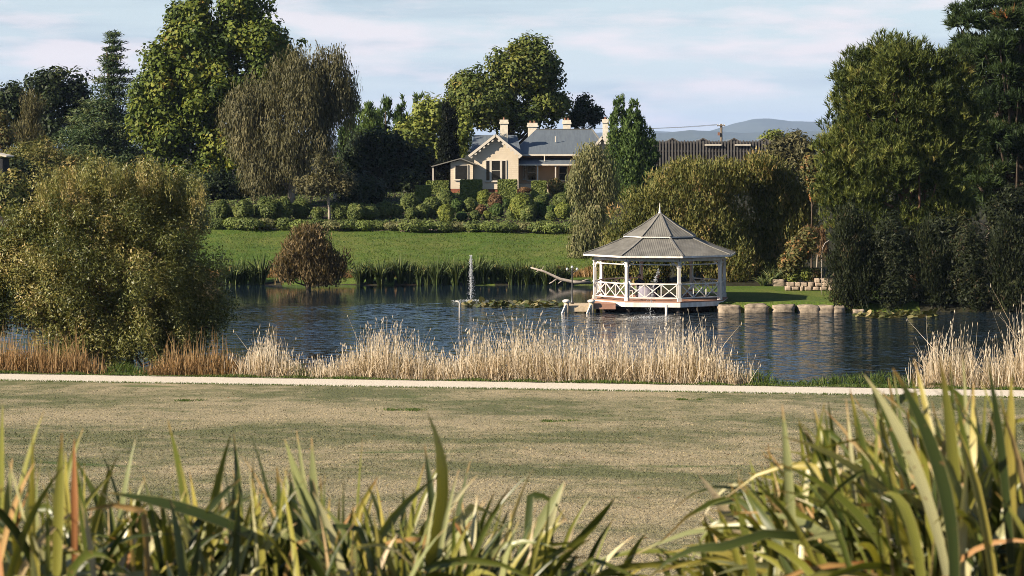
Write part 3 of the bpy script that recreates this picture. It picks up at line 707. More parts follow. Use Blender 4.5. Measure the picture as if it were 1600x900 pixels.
# ------------------------------------------------------------------ house on the rise
def board_mat(name, c, c2, pitch):
    m, t, out = newmat(name)
    p = nd(t, 'ShaderNodeBsdfPrincipled', {'Roughness': .6, 'Specular IOR Level': .3})
    co = nd(t, 'ShaderNodeTexCoord'); wv = nd(t, 'ShaderNodeTexWave', {'Scale': 1 / pitch * .31831 * .5 * math.pi * .2 * 10 / math.pi, 'Distortion': 0.0}, wave_type='BANDS', bands_direction='Z', wave_profile='SAW')
    t.links.new(co.outputs['Object'], wv.inputs['Vector'])
    n = nd(t, 'ShaderNodeTexNoise', {'Scale': 1.2, 'Detail': 4.0}); t.links.new(co.outputs['Object'], n.inputs['Vector'])
    r = ramp(t, [(.35, c), (.7, c2)]); t.links.new(n.outputs['Fac'], r.inputs[0]); t.links.new(r.outputs[0], p.inputs['Base Color'])
    b = nd(t, 'ShaderNodeBump', {'Strength': .5, 'Distance': .03}); t.links.new(wv.outputs['Fac'], b.inputs['Height']); t.links.new(b.outputs[0], p.inputs['Normal'])
    t.links.new(p.outputs[0], out.inputs['Surface']); return m
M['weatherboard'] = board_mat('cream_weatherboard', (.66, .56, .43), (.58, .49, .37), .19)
M['warm_shade_board'] = board_mat('warm_shade_weatherboard', (.62, .40, .24), (.54, .34, .20), .19)  # cream boards with the warm verandah shade put into the colour
M['cream'] = plain('cream_trim', (.60, .54, .46), .6, .3, (.50, .45, .38), .1, 2)
M['chimney'] = plain('cream_render', (.66, .60, .50), .85, .15, (.52, .46, .37), .3, 3)
M['brick'] = plain('red_brick_base', (.26, .10, .06), .9, .1, (.18, .07, .045), .4, 5)
M['glass'] = plain('dark_window_glass', (.012, .013, .015), .06, .5, (.02, .02, .022), 0, 2)
M['house_roof'] = plain('blue_grey_roof_iron', (.105, .125, .145), .55, .4, (.08, .095, .115), .12, 1.2, stretch=(5, .4, .4))
M['terracotta'] = plain('terracotta_pot', (.24, .12, .08), .8, .15, (.18, .09, .06), .2, 8)
HY = 250.0
hb_ = np.array([P(790, 300, HY)[0], HY, 0]); hb_[2] = float(zg(hb_[0], HY))
HO = empty('house', hb_, 'cream weatherboard villa with blue-grey iron roof above the garden', 'house')
ho = hb_.copy()
def hx(px, Y=HY): return (px - 800) / F * Y
def hz_(py, Y=HY): return H - (py - HZ) / F * Y
def part(mb, nm, mat, parent=None, smooth=False): 
    return mb.build(nm, mat, HO if parent is None else parent, smooth, org=ho)
zb = hz_(301); ze = hz_(241); z_floor = hz_(295.5)
# walls
part(MB().box((hx(742), 253.5, zb), (hx(948), 264, ze)), 'wall', M['warm_shade_board'])
xa, xb, xm = hx(741), hx(810), hx(774.5); zap = hz_(215)
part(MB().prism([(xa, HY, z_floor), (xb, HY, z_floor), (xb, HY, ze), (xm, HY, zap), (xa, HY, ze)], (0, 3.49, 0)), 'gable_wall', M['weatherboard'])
part(MB().box((xa + .02, HY + .05, zb - .6), (xb - .02, HY + 3.4, z_floor - .002)), 'brick_base', M['brick'])
xr0, xr1, xrm = hx(921, 251), hx(962, 251), hx(941, 251); zr = hz_(217, 251)
part(MB().prism([(xr0, 251, zb), (xr1, 251, zb), (xr1, 251, ze - .1), (xrm, 251, zr), (xr0, 251, ze - .1)], (0, 2.49, 0)), 'gable_wall', M['weatherboard'])
def slab(pts, th=.07):
    """roof plane from 3D points (top face), thickness downwards"""
    return MB().prism([np.asarray(q, float) for q in pts], (0, 0, -th))
# roofs: main hip
e0, e1 = hx(797, 252), hx(953, 252); f_, b_ = 252.2, 266.0; yr = 258.6; zrm = hz_(202, yr); r0_, r1_ = hx(838, yr), hx(925, yr)
ee = ze + .02
part(slab([(e0, f_, ee), (e1, f_, ee), (r1_, yr, zrm), (r0_, yr, zrm)]), 'roof_plane', M['house_roof'])
part(slab([(e1, f_, ee), (e1, b_, ee), (r1_, yr, zrm)]), 'roof_plane', M['house_roof'])
part(slab([(e1, b_, ee), (e0, b_, ee), (r0_, yr, zrm), (r1_, yr, zrm)]), 'roof_plane', M['house_roof'])
part(slab([(e0, b_, ee), (e0, f_, ee), (r0_, yr, zrm)]), 'roof_plane', M['house_roof'])
part(MB().bar((r0_, yr, zrm + .02), (r1_, yr, zrm + .02), .22, .06).bar((r1_, yr, zrm + .02), (e1, f_, ee + .03), .16, .05), 'ridge_capping', M['ridge_iron'])
# left wing roof, ridge along the front
l0, l1 = hx(734), hx(815); yl = 254.6; zl = hz_(211, yl)
part(slab([(l0, 250.9, ee + .01), (l1, 250.9, ee + .01), (hx(808), yl, zl), (hx(741, yl), yl, zl)]), 'roof_plane', M['house_roof'])
part(slab([(l1, 259, ee + .01), (l0, 259, ee + .01), (hx(741, yl), yl, zl), (hx(808), yl, zl)]), 'roof_plane', M['house_roof'])
part(slab([(l0, 259, ee + .01), (l0, 250.9, ee + .01), (hx(741, yl), yl, zl)]), 'roof_plane', M['house_roof'])
# front gable roof
yo = HY - .45
for sgn, xe in ((-1, hx(732.5)), (1, hx(815))):
    zc = hz_(243.5)
    part(slab([(xe, yo, zc), (xm, yo, zap + .28), (xm, 255.5, zap + .28), (xe, 252.6, zc)]), 'roof_plane', M['house_roof'])
    bb = part(MB().bar((xe, yo - .03, zc - .05), (xm, yo - .03, zap + .23), .05, .24, (0, 0, 1)), 'barge_board', M['cream'])
    n_ = 6
    for i in range(n_):
        q = (i + .6) / (n_ + .4); c = np.array([xe + (xm - xe) * q, yo - .02, zc - .05 + (zap + .28 - zc) * q - .26])
        MB().prism([c + [math.cos(a) * .13, 0, math.sin(a) * .13] for a in np.linspace(0, 2 * math.pi, 9)[:-1]], (0, .04, 0)).build('fretwork', M['cream'], bb, org=ho)
    xe2 = hx(916 if sgn < 0 else 966, 251)
    part(slab([(xe2, 250.6, ze - .15), (xrm, 250.6, zr + .25), (xrm, 254.5, zr + .25), (xe2, 253.4, ze - .15)]), 'roof_plane', M['house_roof'])
    bb = part(MB().bar((xe2, 250.57, ze - .2), (xrm, 250.57, zr + .2), .05, .22), 'barge_board', M['cream'])
    for i in range(4):
        q = (i + .6) / 4.4; c = np.array([xe2 + (xrm - xe2) * q, 250.58, ze - .2 + (zr + .25 - ze + .15) * q - .24])
        MB().prism([c + [math.cos(a) * .15, 0, math.sin(a) * .15] for a in np.linspace(0, 2 * math.pi, 9)[:-1]], (0, .04, 0)).build('fretwork', M['cream'], bb, org=ho)
def window(x0, x1, z0, z1, Y, parent=None, sash=True, fr=.07):
    w = part(MB().box((x0, Y - .03, z0), (x1, Y - .005, z1)), 'window', M['glass'], parent)
    mb = MB()
    for a, b in (((x0 - fr, z0 - fr), (x0, z1 + fr)), ((x1, z0 - fr), (x1 + fr, z1 + fr)), ((x0, z1), (x1, z1 + fr)), ((x0, z0 - fr), (x1, z0))):
        mb.box((a[0], Y - .07, a[1]), (b[0], Y - .002, b[1]))
    if sash: mb.box((x0, Y - .05, (z0 + z1) / 2 - .02), (x1, Y - .031, (z0 + z1) / 2 + .02))
    mb.build('frame', M['cream'], w, org=ho)
    MB().box((x0 - fr - .05, Y - .14, z0 - fr - .06), (x1 + fr + .05, Y - .004, z0 - fr - .002)).build('sill', M['cream'], w, org=ho)
    return w
for a, b in ((759.8, 765), (768.2, 781.2), (784.6, 790)): window(hx(a), hx(b), hz_(282), hz_(251.5), HY, sash=(a == 768.2), fr=.10)
# verandah between the gables
v0, v1 = xb + .01, hx(935, 251)
part(slab([(v0, 250.9, hz_(256.5, 250.9)), (v1, 250.9, hz_(256.5, 250.9)), (v1, 253.45, hz_(246, 253.4)), (v0, 253.45, hz_(246, 253.4))], .06), 'verandah_roof', M['house_roof'])
part(MB().box((v0, 250.82, hz_(258.6, 250.9)), (v1, 250.88, hz_(256.2, 250.9))), 'verandah_fascia', M['cream'])
part(MB().box((v0, 252.1, ze - .16), (e1 - .3, 252.18, ze + .0)), 'eave_fascia', M['cream'])
part(MB().box((v0, 250.9, zb), (v1, 253.49, hz_(287, 251))), 'verandah_floor', M['pale_timber'])
for px in (840, 868, 896): part(MB().box((hx(px, 251) - .06, 250.95, hz_(287, 251)), (hx(px, 251) + .06, 251.07, hz_(258, 251))), 'verandah_post', M['cream'])
window(hx(824, 253.5), hx(837, 253.5), hz_(281, 253.5), hz_(258.5, 253.5), 253.5)
window(hx(818, 253.5), hx(821, 253.5), hz_(279, 253.5), hz_(258.5, 253.5), 253.5, sash=False)
window(hx(874, 253.5), hx(886, 253.5), hz_(281, 253.5), hz_(260, 253.5), 253.5)
window(hx(934, 251), hx(948, 251), hz_(282, 251), hz_(255, 251), 251)
# small bay at the left with its own roof, and the lean-to beyond it
by = 249.0; bx0, bx1 = hx(704, by), hx(739, by)
part(MB().prism([(bx0, by, hz_(295, by)), (bx1, by, hz_(295, by)), (bx1, by, hz_(254, by)), ((bx0 + bx1) / 2, by, hz_(249.5, by)), (bx0, by, hz_(254, by))], (0, 3.4, 0)), 'bay_wall', M['weatherboard'])
part(MB().box((bx0 + .02, by + .03, zb - .6), (bx1 - .02, by + 3.3, hz_(295, by) - .002)), 'brick_base', M['brick'])
window(hx(711.5, by), hx(730.5, by), hz_(280, by), hz_(258.5, by), by, sash=False)
bxm = hx(720, by); bxe = hx(746.5, by); bxl = hx(674, by)
part(slab([(bxm, by - .4, hz_(246.8, by)), (bxe, by - .4, hz_(257, by)), (bxe, by + 3.4, hz_(257, by)), (bxm, by + 3.4, hz_(246.8, by))], .10), 'bay_roof', M['ridge_iron'])
part(slab([(bxl, by - .4, hz_(259.5, by)), (bxm, by - .4, hz_(246.8, by)), (bxm, by + 3.4, hz_(246.8, by)), (bxl, by + 3.4, hz_(259.5, by))], .10), 'bay_roof', M['ridge_iron'])
part(MB().box((bxl + .1, by, zb), (bxl + .22, by + .12, hz_(260, by))), 'lean_to_post', M['cream'])
part(MB().box((bxl + .1, by + 2.6, zb), (bx0, by + 2.7, hz_(257, by))), 'lean_to_wall', M['dark_timber_and_shade'])  # wall coloured dark to stand for the shade under the lean-to roof
def chimney(px, w, y0, y1, Y, pots=2):
    xc = hx(px, Y); hw = w / 2 / F * Y; za, zz = hz_(y1, Y), hz_(y0, Y)
    c = part(MB().box((xc - hw, Y - hw * .8, za - .8), (xc + hw, Y + hw * .8, zz - .42)), 'chimney', M['chimney'])
    MB().box((xc - hw * 1.25, Y - hw, zz - .42), (xc + hw * 1.25, Y + hw, zz - .24)).box((xc - hw * 1.12, Y - hw * .9, zz - .24), (xc + hw * 1.12, Y + hw * .9, zz)).build('chimney_cap', M['chimney'], c, org=ho)
    for i in range(pots):
        MB().lathe((xc + (i - (pots - 1) / 2) * hw * .9, Y, zz), [(.10, 0), (.11, .05), (.08, .1), (.09, .22)], 8).build('chimney_pot', M['terracotta'], c, org=ho)
chimney(787.5, 12, 187, 213, 253.2, 1); chimney(832, 14, 192, 206, 260.0, 2); chimney(885.5, 11.5, 187.5, 203, 259.8, 2); chimney(946, 8.5, 186, 214, 256.5, 1)
part(MB().tube([(hx(868, 255), 255, hz_(222, 255)), (hx(868, 255), 255, hz_(213, 255))], .06, 8), 'vent_pipe', M['cream'])
part(MB().tube([(hx(851, 251.5), 251.9, hz_(241, 251.5)), (hx(851, 251.5), 251.9, hz_(252, 251.5))], .06, 8), 'downpipe', M['cream'])

# slatted shed behind the willows, its little gables, power pole
M['slat_dark'] = plain('weathered_slat', (.11, .10, .095), .8, .2, (.07, .065, .06), .3, 3, stretch=(1, 1, .3))
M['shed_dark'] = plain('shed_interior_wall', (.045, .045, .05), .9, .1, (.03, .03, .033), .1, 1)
SY = 300.0
sh0 = P(1110, 250, SY); sh0[2] = float(zg(sh0[0], SY))
SH = empty('slatted_shed', sh0, 'long grey shed with vertical slats and a row of small gables', 'shed')
def sx_(px): return (px - 800) / F * SY
def sz_(py): return H - (py - HZ) / F * SY
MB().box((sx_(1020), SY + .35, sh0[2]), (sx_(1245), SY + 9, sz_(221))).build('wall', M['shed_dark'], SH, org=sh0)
npal = 46
for i in range(npal):
    px = 1020 + i * 4.85; MB().box((sx_(px), SY, sh0[2]), (sx_(px + 2.3), SY + .06, sz_(219.6 + .4 * math.sin(i * 1.7)))).build('slat', M['slat_dark'], SH, org=sh0)
for py in (222, 236): MB().box((sx_(1020), SY + .07, sz_(py + .8)), (sx_(1245), SY + .16, sz_(py - .8))).build('rail', M['slat_dark'], SH, org=sh0)
for px in (1051, 1099, 1147.5, 1194, 1239):
    g_ = MB().prism([(sx_(px - 8), SY + .4, sz_(221)), (sx_(px + 8), SY + .4, sz_(221)), (sx_(px), SY + .4, sz_(217))], (0, 8.4, 0)).build('gable', M['shed_dark'], SH, org=sh0)
    for s in (-1, 1):
        MB().bar((sx_(px + s * 9), SY + .32, sz_(221)), (sx_(px), SY + .32, sz_(216.2)), .1, .14).build('gable_trim', M['slat_dark'], g_, org=sh0)
        slab([(sx_(px + s * 9), SY + .4, sz_(221.2)), (sx_(px), SY + .4, sz_(216.6)), (sx_(px), SY + 8.9, sz_(216.6)), (sx_(px + s * 9), SY + 8.9, sz_(221.2))], .05).build('gable_roof', M['house_roof'], g_, org=sh0)
for (a, b, y_) in ((1101, 1127, 226.5), (1148, 1173, 226.5)):
    MB().box((sx_(a), SY - .3, sz_(y_ + 1)), (sx_(b), SY - .06, sz_(y_ - 1))).build('trough', M['cream'], SH, org=sh0)
PY = 330.0; pp = P(1127, 250, PY); pp[2] = float(zg(pp[0], PY)); ptop = H - (193.5 - HZ) / F * PY
PO = empty('power_pole', pp, 'timber power pole with crossarm rising behind the slatted shed', 'power pole')
M['pole_timber'] = plain('pole_timber', (.16, .13, .10), .9, .1, (.10, .08, .065), .4, 3, stretch=(1, 1, .2))
MB().tube([(0, 0, -.5), (0, 0, ptop - pp[2])], [.20, .15], 8).build('pole', M['pole_timber'], PO, smooth=True)
hz2 = ptop - pp[2]
MB().bar((-.55, -.18, hz2 - .25), (.5, -.18, hz2 - .25), .12, .12).build('crossarm', M['pole_timber'], PO)
for q in (-.5, -.2, .15, .42): MB().lathe((q, -.18, hz2 - .19), [(.03, 0), (.06, .06), (.05, .12), (.02, .16)], 8).build('insulator', M['globe'], PO)
MB().box((-.48, -.3, hz2 - 1.5), (-.2, -.12, hz2 - 1.1)).build('bracket_box', M['terracotta'], PO)
MB().tube([(-.2, -.12, hz2 - 1.3), (0, -.1, hz2 - 1.3)], .03, 6).build('bracket_arm', M['dark_metal'], PO)
for q, dz in ((-.5, 0), (.42, .02)):
    a = np.array([pp[0] + q, PY - .18, ptop - .06]); b = np.array([hx(930, 335) + q * 2, 335 + q, H - (200.5 - HZ) / F * 335])
    pts = [a + (b - a) * s_ + np.array([0, 0, -.25 * 4 * s_ * (1 - s_)]) for s_ in np.linspace(0, 1, 12)]
    tag(MB().tube(pts, .022, 5).build('power_line', M['dark_metal']), 'thin power line running left from the pole, ' + ('left insulator' if q < 0 else 'right insulator'), 'power line', 'power lines at the pole')
# corner of a shed at the left edge
EY = 222.0
es = P(0, 300, EY); es[2] = float(zg(es[0], EY))
ES = empty('garden_shed', es, 'dark shed with pale roof edge cut off by the left border', 'shed')
MB().box((hx(-60, EY), EY, es[2]), (hx(4, EY), EY + 3, H - (246 - HZ) / F * EY)).build('wall', M['shed_dark'], ES, org=es)
slab([(hx(-65, EY), EY - .3, H - (228 - HZ) / F * EY), (hx(11, EY), EY - .3, H - (243 - HZ) / F * EY), (hx(11, EY), EY + 3.2, H - (243 - HZ) / F * EY), (hx(-65, EY), EY + 3.2, H - (228 - HZ) / F * EY)], .14).build('roof', M['cream'], ES, org=es)
# ------------------------------------------------------------------ trees
def cone_clumps(px, ytop, ybot, halfw, Y, n, cr, flat=1.0, pw=1.0, depth=1.0, tint=.4):
    out = []
    for i in range(n):
        q = R.random() ** .7; py = ytop + (ybot - ytop) * q; rad = halfw * (q ** pw) * R.uniform(.55, 1.0); a = R.uniform(0, 6.283)
        c = P(px, py, Y); k = Y / F; rr = cr * (.45 + .75 * q) * R.uniform(.7, 1.2)
        out.append((c[0] + rad * k * math.cos(a), c[1] + rad * k * math.sin(a) * depth, c[2], rr, rr, rr * flat, np.clip(R.normal(tint, .18), 0, 1)))
    return np.array(out)
def spread_tree(name, label, cat, px, Y, cl, kind, nleaf, ln, wd, mode='out', r0=.3, bark='bark', nlimb=16, up=.25, jit=.6, tuft=0, group=None, shellpow=.45, trunk=True, top=None, crown='crown'):
    X = (px - 800) / F * Y; base = np.array([X, Y, float(zg(X, Y))]); root = empty(name, base, label, cat, group)
    if tuft: v, f, t = tufts(cl, nleaf, ln, wd, tuft, up)
    else: v, f, t = scatter(cl, nleaf, ln, wd, mode, jit, shellpow, up)
    lo = v[:, 2] < zg(v[:, 0], v[:, 1]) + .02
    v[lo, 2] = zg(v[lo, 0], v[lo, 1]) + .02 + R.random(lo.sum()) * .15
    mesh(crown, v, f, LM[kind], root, {'tint': t}, org=base)
    if trunk: trunk_mb(base, cl, r0, nlimb, top=top).build('trunk', M[bark], root, smooth=True, org=base)
    return root

# left background
tree('broadleaf_tree', 'dark evergreen tree against the sky at the far left', 'tree', 70, 285, [(85, 145, 62, 55), (20, 165, 45, 60), (120, 170, 30, 55), (60, 205, 70, 40)], 'dark', 15000, .50, .28, 55, 1.3, r0=.4, up=.3)
tree('conifer_tree', 'small olive-brown conifer before the dark evergreen at far left', 'tree', 55, 262, [(50, 175, 22, 38), (45, 215, 36, 38)], 'olivebrown', 7000, .40, .10, 34, .9, mode='up', r0=.2)
tree('maple_tree', 'small tree with rust-red leaves at the left border', 'tree', 4, 256, [(0, 185, 18, 16), (6, 215, 20, 26)], 'rust', 3000, .32, .2, 16, .8, r0=.15)
# cedar: tiers of flat boughs
cl = []
for (yy, hw) in zip(np.linspace(52, 262, 19), np.concatenate([np.linspace(8, 30, 9), np.linspace(34, 86, 10)])):
    nb = 7 + int(hw / 4)
    for k in range(nb):
        a = R.uniform(0, 6.283); rr = R.uniform(.25, 1) ; c = P(178 - (hw * .28 if yy > 150 else 0), yy + rr * hw * .13 + R.normal() * 2, 275); kk = 275 / F
        s = (.75 + hw / 45) * R.uniform(.7, 1.2); cl.append((c[0] + math.cos(a) * rr * hw * kk, c[1] + math.sin(a) * rr * hw * kk, c[2], s, s, s * .30, np.clip(R.normal(.45 + .15 * (rr > .7), .18), 0, 1)))
spread_tree('cedar_tree', 'tall dark cedar with flat tiered boughs and a narrow top', 'tree', 178, 275, np.array(cl), 'cedar', 42000, .40, .15, 'flat', .35, nlimb=60, top=float(P(178, 44, 275)[2]))
tree('shrub_tree', 'olive-green spreading tree below the cedar at left', 'tree', 60, 236, [(60, 245, 62, 34), (20, 262, 40, 34), (110, 262, 50, 30)], 'willow', 12000, .34, .12, 45, 1.0, r0=.2)
# the big plane tree
tree('plane_tree', 'tallest tree on the left with yellow-green leaves, cut off by the top border', 'tree', 335, 246,
     [(330, 60, 82, 78), (250, 150, 52, 70), (405, 70, 62, 60), (345, 150, 95, 80), (260, 215, 62, 55), (345, 240, 70, 55), (300, 20, 48, 50), (385, 10, 55, 44), (440, 78, 42, 38), (235, 190, 45, 60), (420, 130, 60, 60), (310, 280, 80, 45), (266, 105, 55, 60), (224, 170, 34, 52), (290, 170, 60, 60), (285, 60, 45, 50)], 'plane', 92000, .41, .30, 300, 1.1, r0=.55, up=.35, shellpow=.4)
# weeping willow / birch, olive brown, hanging
wc = make_clumps([(455, 155, 98, 66), (405, 220, 64, 74), (500, 180, 66, 80), (430, 268, 75, 42), (510, 112, 50, 30), (450, 235, 88, 62), (378, 190, 42, 62), (540, 155, 32, 50), (470, 110, 60, 26)], 232, 140, 1.0, .9, (.5, .95), 1.7)
spread_tree('weeping_tree', 'grey-brown weeping tree in front of the yellow-green plane tree', 'tree', 455, 232, wc, 'olivebrown', 66000, .42, .09, 'hang', .35, nlimb=40, bark='pale_bark')
tree('small_tree', 'small brown-leaved tree with pale trunk at the garden edge', 'tree', 515, 219, [(510, 262, 38, 26), (490, 290, 38, 24), (535, 285, 28, 20)], 'olivebrown', 6500, .28, .14, 36, .65, r0=.12, bark='pale_bark', nlimb=14)
# dark mass left of the house
tree('evergreen_tree', 'broad dark evergreen filling the shade left of the house', 'tree', 610, 258, [(600, 245, 62, 55), (650, 260, 42, 40), (560, 250, 40, 60)], 'dark', 15000, .45, .25, 60, 1.2, r0=.4)
for i, (px, py, rx, ry, Yk, kd, lab) in enumerate((
    (14, 300, 40, 40, 208, 'willow', 'olive bush at the left border below the shed roof'), (20, 285, 55, 46, 228, 'dark', 'dark shrubbery at the left border above the far lawn'), (110, 292, 70, 44, 230, 'willow', 'olive shrubbery half hidden behind the big willow'),
    (235, 300, 62, 46, 238, 'dark', 'dark foliage added for the black shade below the cedar'), (320, 298, 60, 46, 240, 'dark', 'dark foliage added for the black shade below the tallest tree'), (405, 300, 55, 34, 244, 'dark', 'dark foliage added for the shade behind the weeping tree'),  # dark foliage added where black shade lies under the trees
    (565, 298, 45, 38, 236, 'dark', 'dark foliage added for the shade right of the small brown tree'), (635, 292, 48, 36, 252, 'dark', 'dark foliage added for the shade beside the lean-to'))):  # these two likewise fill the black area left of the house
    tree('evergreen_shrubbery', lab, 'shrubbery', px, Yk, [(px, py, rx, ry), (px, py + ry * .4, rx, ry * .6)], kd, 9000, .36, .2, 45, 1.0, r0=.12, nlimb=8, group='shaded shrubberies')
for i, (px, yt, hw) in enumerate(((580, 150, 18), (603, 140, 17), (628, 150, 16), (655, 138, 17), (590, 165, 22), (562, 152, 18), (546, 172, 20), (640, 172, 22))):
    nm = ('leftmost', 'second', 'third', 'rightmost and tallest', 'low front', 'one touching the weeping tree', 'hindmost, half behind the weeping tree,', 'short one near the lime tree')[i]
    spread_tree('poplar_tree', nm + ' of the upright skyline trees left of the house', 'tree', px, 288 + i * 3, cone_clumps(px, yt, 262, hw, 288 + i * 3, 34, .85, 1.5, .45), 'green', 5000, .42, .24, 'up', .18, nlimb=10, group='upright trees on the skyline')
tree('lime_tree', 'light yellow-green tree between the skyline trees and the cypress', 'tree', 660, 272, [(675, 185, 40, 45), (640, 220, 45, 38), (715, 205, 34, 45), (690, 235, 50, 30)], 'yellowgreen', 15000, .42, .28, 60, 1.1, r0=.3)
for i, (px, yt, hw) in enumerate(((697, 158, 9), (704, 146, 10))):
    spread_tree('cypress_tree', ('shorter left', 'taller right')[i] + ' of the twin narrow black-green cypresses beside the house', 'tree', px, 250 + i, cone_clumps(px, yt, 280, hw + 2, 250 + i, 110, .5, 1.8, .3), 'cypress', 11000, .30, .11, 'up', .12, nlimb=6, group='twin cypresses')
tree('plane_tree', 'large round-headed tree standing behind the house chimneys', 'tree', 800, 282,
     [(815, 105, 68, 58), (760, 150, 55, 55), (845, 130, 46, 60), (800, 175, 88, 40), (725, 135, 30, 28), (868, 165, 28, 30), (715, 170, 28, 40)], 'oak', 48000, .42, .30, 150, 1.1, r0=.5, up=.35, shellpow=.4,
     extra=make_clumps([(745, 165, 45, 45, -5), (735, 150, 26, 30, -5)], 282, 26, 1.0))
for c_ in ():
    pass
tree('plum_tree', 'thin dark tree with sparse crown right of the house chimneys', 'tree', 912, 288, [(908, 170, 26, 28), (895, 185, 22, 20), (928, 182, 18, 22)], 'dark', 2600, .46, .26, 34, .75, r0=.15, nlimb=20)
# conical twin tree right of the house
cc = np.vstack([cone_clumps(968, 146, 305, 29, 238, 170, .62, 1.5, .6), cone_clumps(991, 150, 305, 30, 237, 190, .62, 1.5, .6), cone_clumps(1011, 190, 305, 25, 237, 90, .62, 1.4, .6)])
spread_tree('hornbeam_tree', 'dark green conical tree with two tips right of the house', 'tree', 985, 238, cc, 'green', 34000, .30, .18, 'up', .3, nlimb=14)
# birch in front of the house's right end
bc = make_clumps([(925, 260, 40, 30), (905, 290, 28, 40), (945, 290, 34, 50), (925, 345, 38, 48), (905, 390, 28, 38), (945, 400, 30, 34)], 196, 70, .75, .9, (.4, .95), 1.6)
spread_tree('birch_tree', 'pale drooping birch before the right end of the house', 'tree', 925, 196, bc, 'birch', 26000, .30, .08, 'hang', .16, bark='pale_bark', nlimb=30)
# willow thickets behind the gazebo
tree('willow_thicket', 'large olive willow bush directly behind the gazebo', 'bush', 1040, 172, [(1075, 272, 58, 38), (1120, 278, 60, 34), (1185, 268, 36, 32), (1075, 290, 70, 48), (1140, 285, 55, 45), (1030, 320, 60, 50), (1075, 310, 105, 72), (990, 360, 60, 75), (1010, 400, 70, 50), (1110, 370, 95, 85), (960, 400, 40, 40), (1150, 420, 70, 40), (1010, 435, 60, 24), (955, 432, 40, 24)], 'willow', 76000, .25, .10, 200, .85, mode='up', depth=.7, r0=.2, nlimb=20)
tree('willow_thicket', 'darker willow bush with feathery top left of the pine', 'bush', 1215, 174, [(1190, 270, 40, 35), (1205, 300, 65, 55), (1240, 350, 60, 75), (1185, 380, 60, 70), (1210, 420, 70, 36)], 'willow', 40000, .26, .11, 110, .85, mode='up', depth=.7, r0=.2)
tree('broadleaf_tree', 'dark brownish tree between the shed and the pine', 'tree', 1245, 205, [(1216, 240, 30, 32), (1245, 230, 34, 32), (1225, 262, 40, 35), (1262, 270, 26, 50)], 'olivebrown', 9000, .32, .18, 45, .85, r0=.2)
tree('ash_tree', 'small pale yellow-green treetop above the slatted shed', 'tree', 1213, 320, [(1212, 214, 20, 10), (1235, 218, 12, 8), (1195, 222, 12, 8)], 'yellowgreen', 2500, .4, .28, 18, .7, r0=.15)
tree('climbing_vine', 'tall shrub with orange autumn leaves against the pine', 'vine', 1268, 172, [(1265, 260, 12, 30), (1275, 290, 10, 30)], 'rust', 2600, .22, .15, 20, .5, r0=.06, nlimb=8)
# pines
pc = make_clumps([(1420, 150, 92, 92), (1345, 190, 66, 80), (1470, 190, 62, 90), (1390, 250, 105, 75), (1320, 270, 42, 75), (1450, 280, 75, 60), (1345, 310, 60, 40), (1500, 200, 45, 95), (1490, 125, 40, 45), (1310, 240, 42, 60), (1350, 350, 60, 40), (1370, 135, 72, 72), (1400, 112, 88, 60), (1430, 345, 60, 36), (1480, 330, 50, 40), (1300, 310, 34, 60)], 167, 290, .85, .85, (.55, .97), 1.1)
X0 = (1432 - 800) / F * 167
spread_tree('pine_tree', 'big round-headed green pine on the right bank', 'tree', 1432, 167, pc, 'pine', 23000, .38, .075, r0=.38, bark='pine_bark', nlimb=90, tuft=11, up=1.0)
pc = []
for (px, py, rx) in ((1560, 30, 70), (1590, 75, 90), (1535, 85, 36), (1575, 120, 70), (1600, 160, 70), (1640, 60, 110), (1580, 215, 60), (1620, 230, 90), (1540, 265, 40), (1650, 130, 110), (1600, 300, 80)):
    for k in range(int(rx / 4)):
        u = rsph(1)[0]; c = P(px, py, 178); kk = 178 / F; s = R.uniform(.6, 1.25)
        pc.append((c[0] + u[0] * rx * kk, c[1] + u[1] * rx * kk, c[2] + u[2] * rx * .28 * kk, s, s, s * .55, np.clip(R.normal(.42, .18), 0, .92)))
spread_tree('pine_tree', 'taller dark pine cut off by the right and top borders', 'tree', 1590, 178, np.array(pc), 'bigpine', 14500, .46, .085, r0=.55, bark='bark', nlimb=70, tuft=10, up=.5, top=float(P(1590, -120, 178)[2]))
tree('broadleaf_tree', 'dark leafy tree in the shade between the two pines', 'tree', 1545, 184, [(1535, 220, 60, 70), (1570, 290, 60, 70), (1500, 300, 50, 80), (1590, 200, 50, 80), (1530, 150, 36, 40)], 'dark', 24000, .34, .2, 70, 1.0, r0=.25, bark='pale_bark')
# dark junipers along the right shore
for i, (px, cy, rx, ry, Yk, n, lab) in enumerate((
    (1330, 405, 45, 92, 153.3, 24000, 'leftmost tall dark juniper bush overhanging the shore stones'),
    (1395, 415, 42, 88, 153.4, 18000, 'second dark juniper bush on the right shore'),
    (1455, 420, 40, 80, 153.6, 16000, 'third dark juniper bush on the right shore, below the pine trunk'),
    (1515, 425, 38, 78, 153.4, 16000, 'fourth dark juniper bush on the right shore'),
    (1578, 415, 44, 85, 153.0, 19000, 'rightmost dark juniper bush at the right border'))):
    spread_tree('juniper_bush', lab, 'bush', px, Yk, make_clumps([(px, cy, rx, ry), (px - 6, cy - ry * .4, rx * .7, ry * .7), (px + 5, cy + ry * .45, rx, ry * .5)], Yk, 75, .60, .8, (.35, 1.05), 1.3), 'juniper', n, .22, .08, 'up' if i % 2 == 0 else 'out', .12, nlimb=10, group='juniper bushes along the right shore')
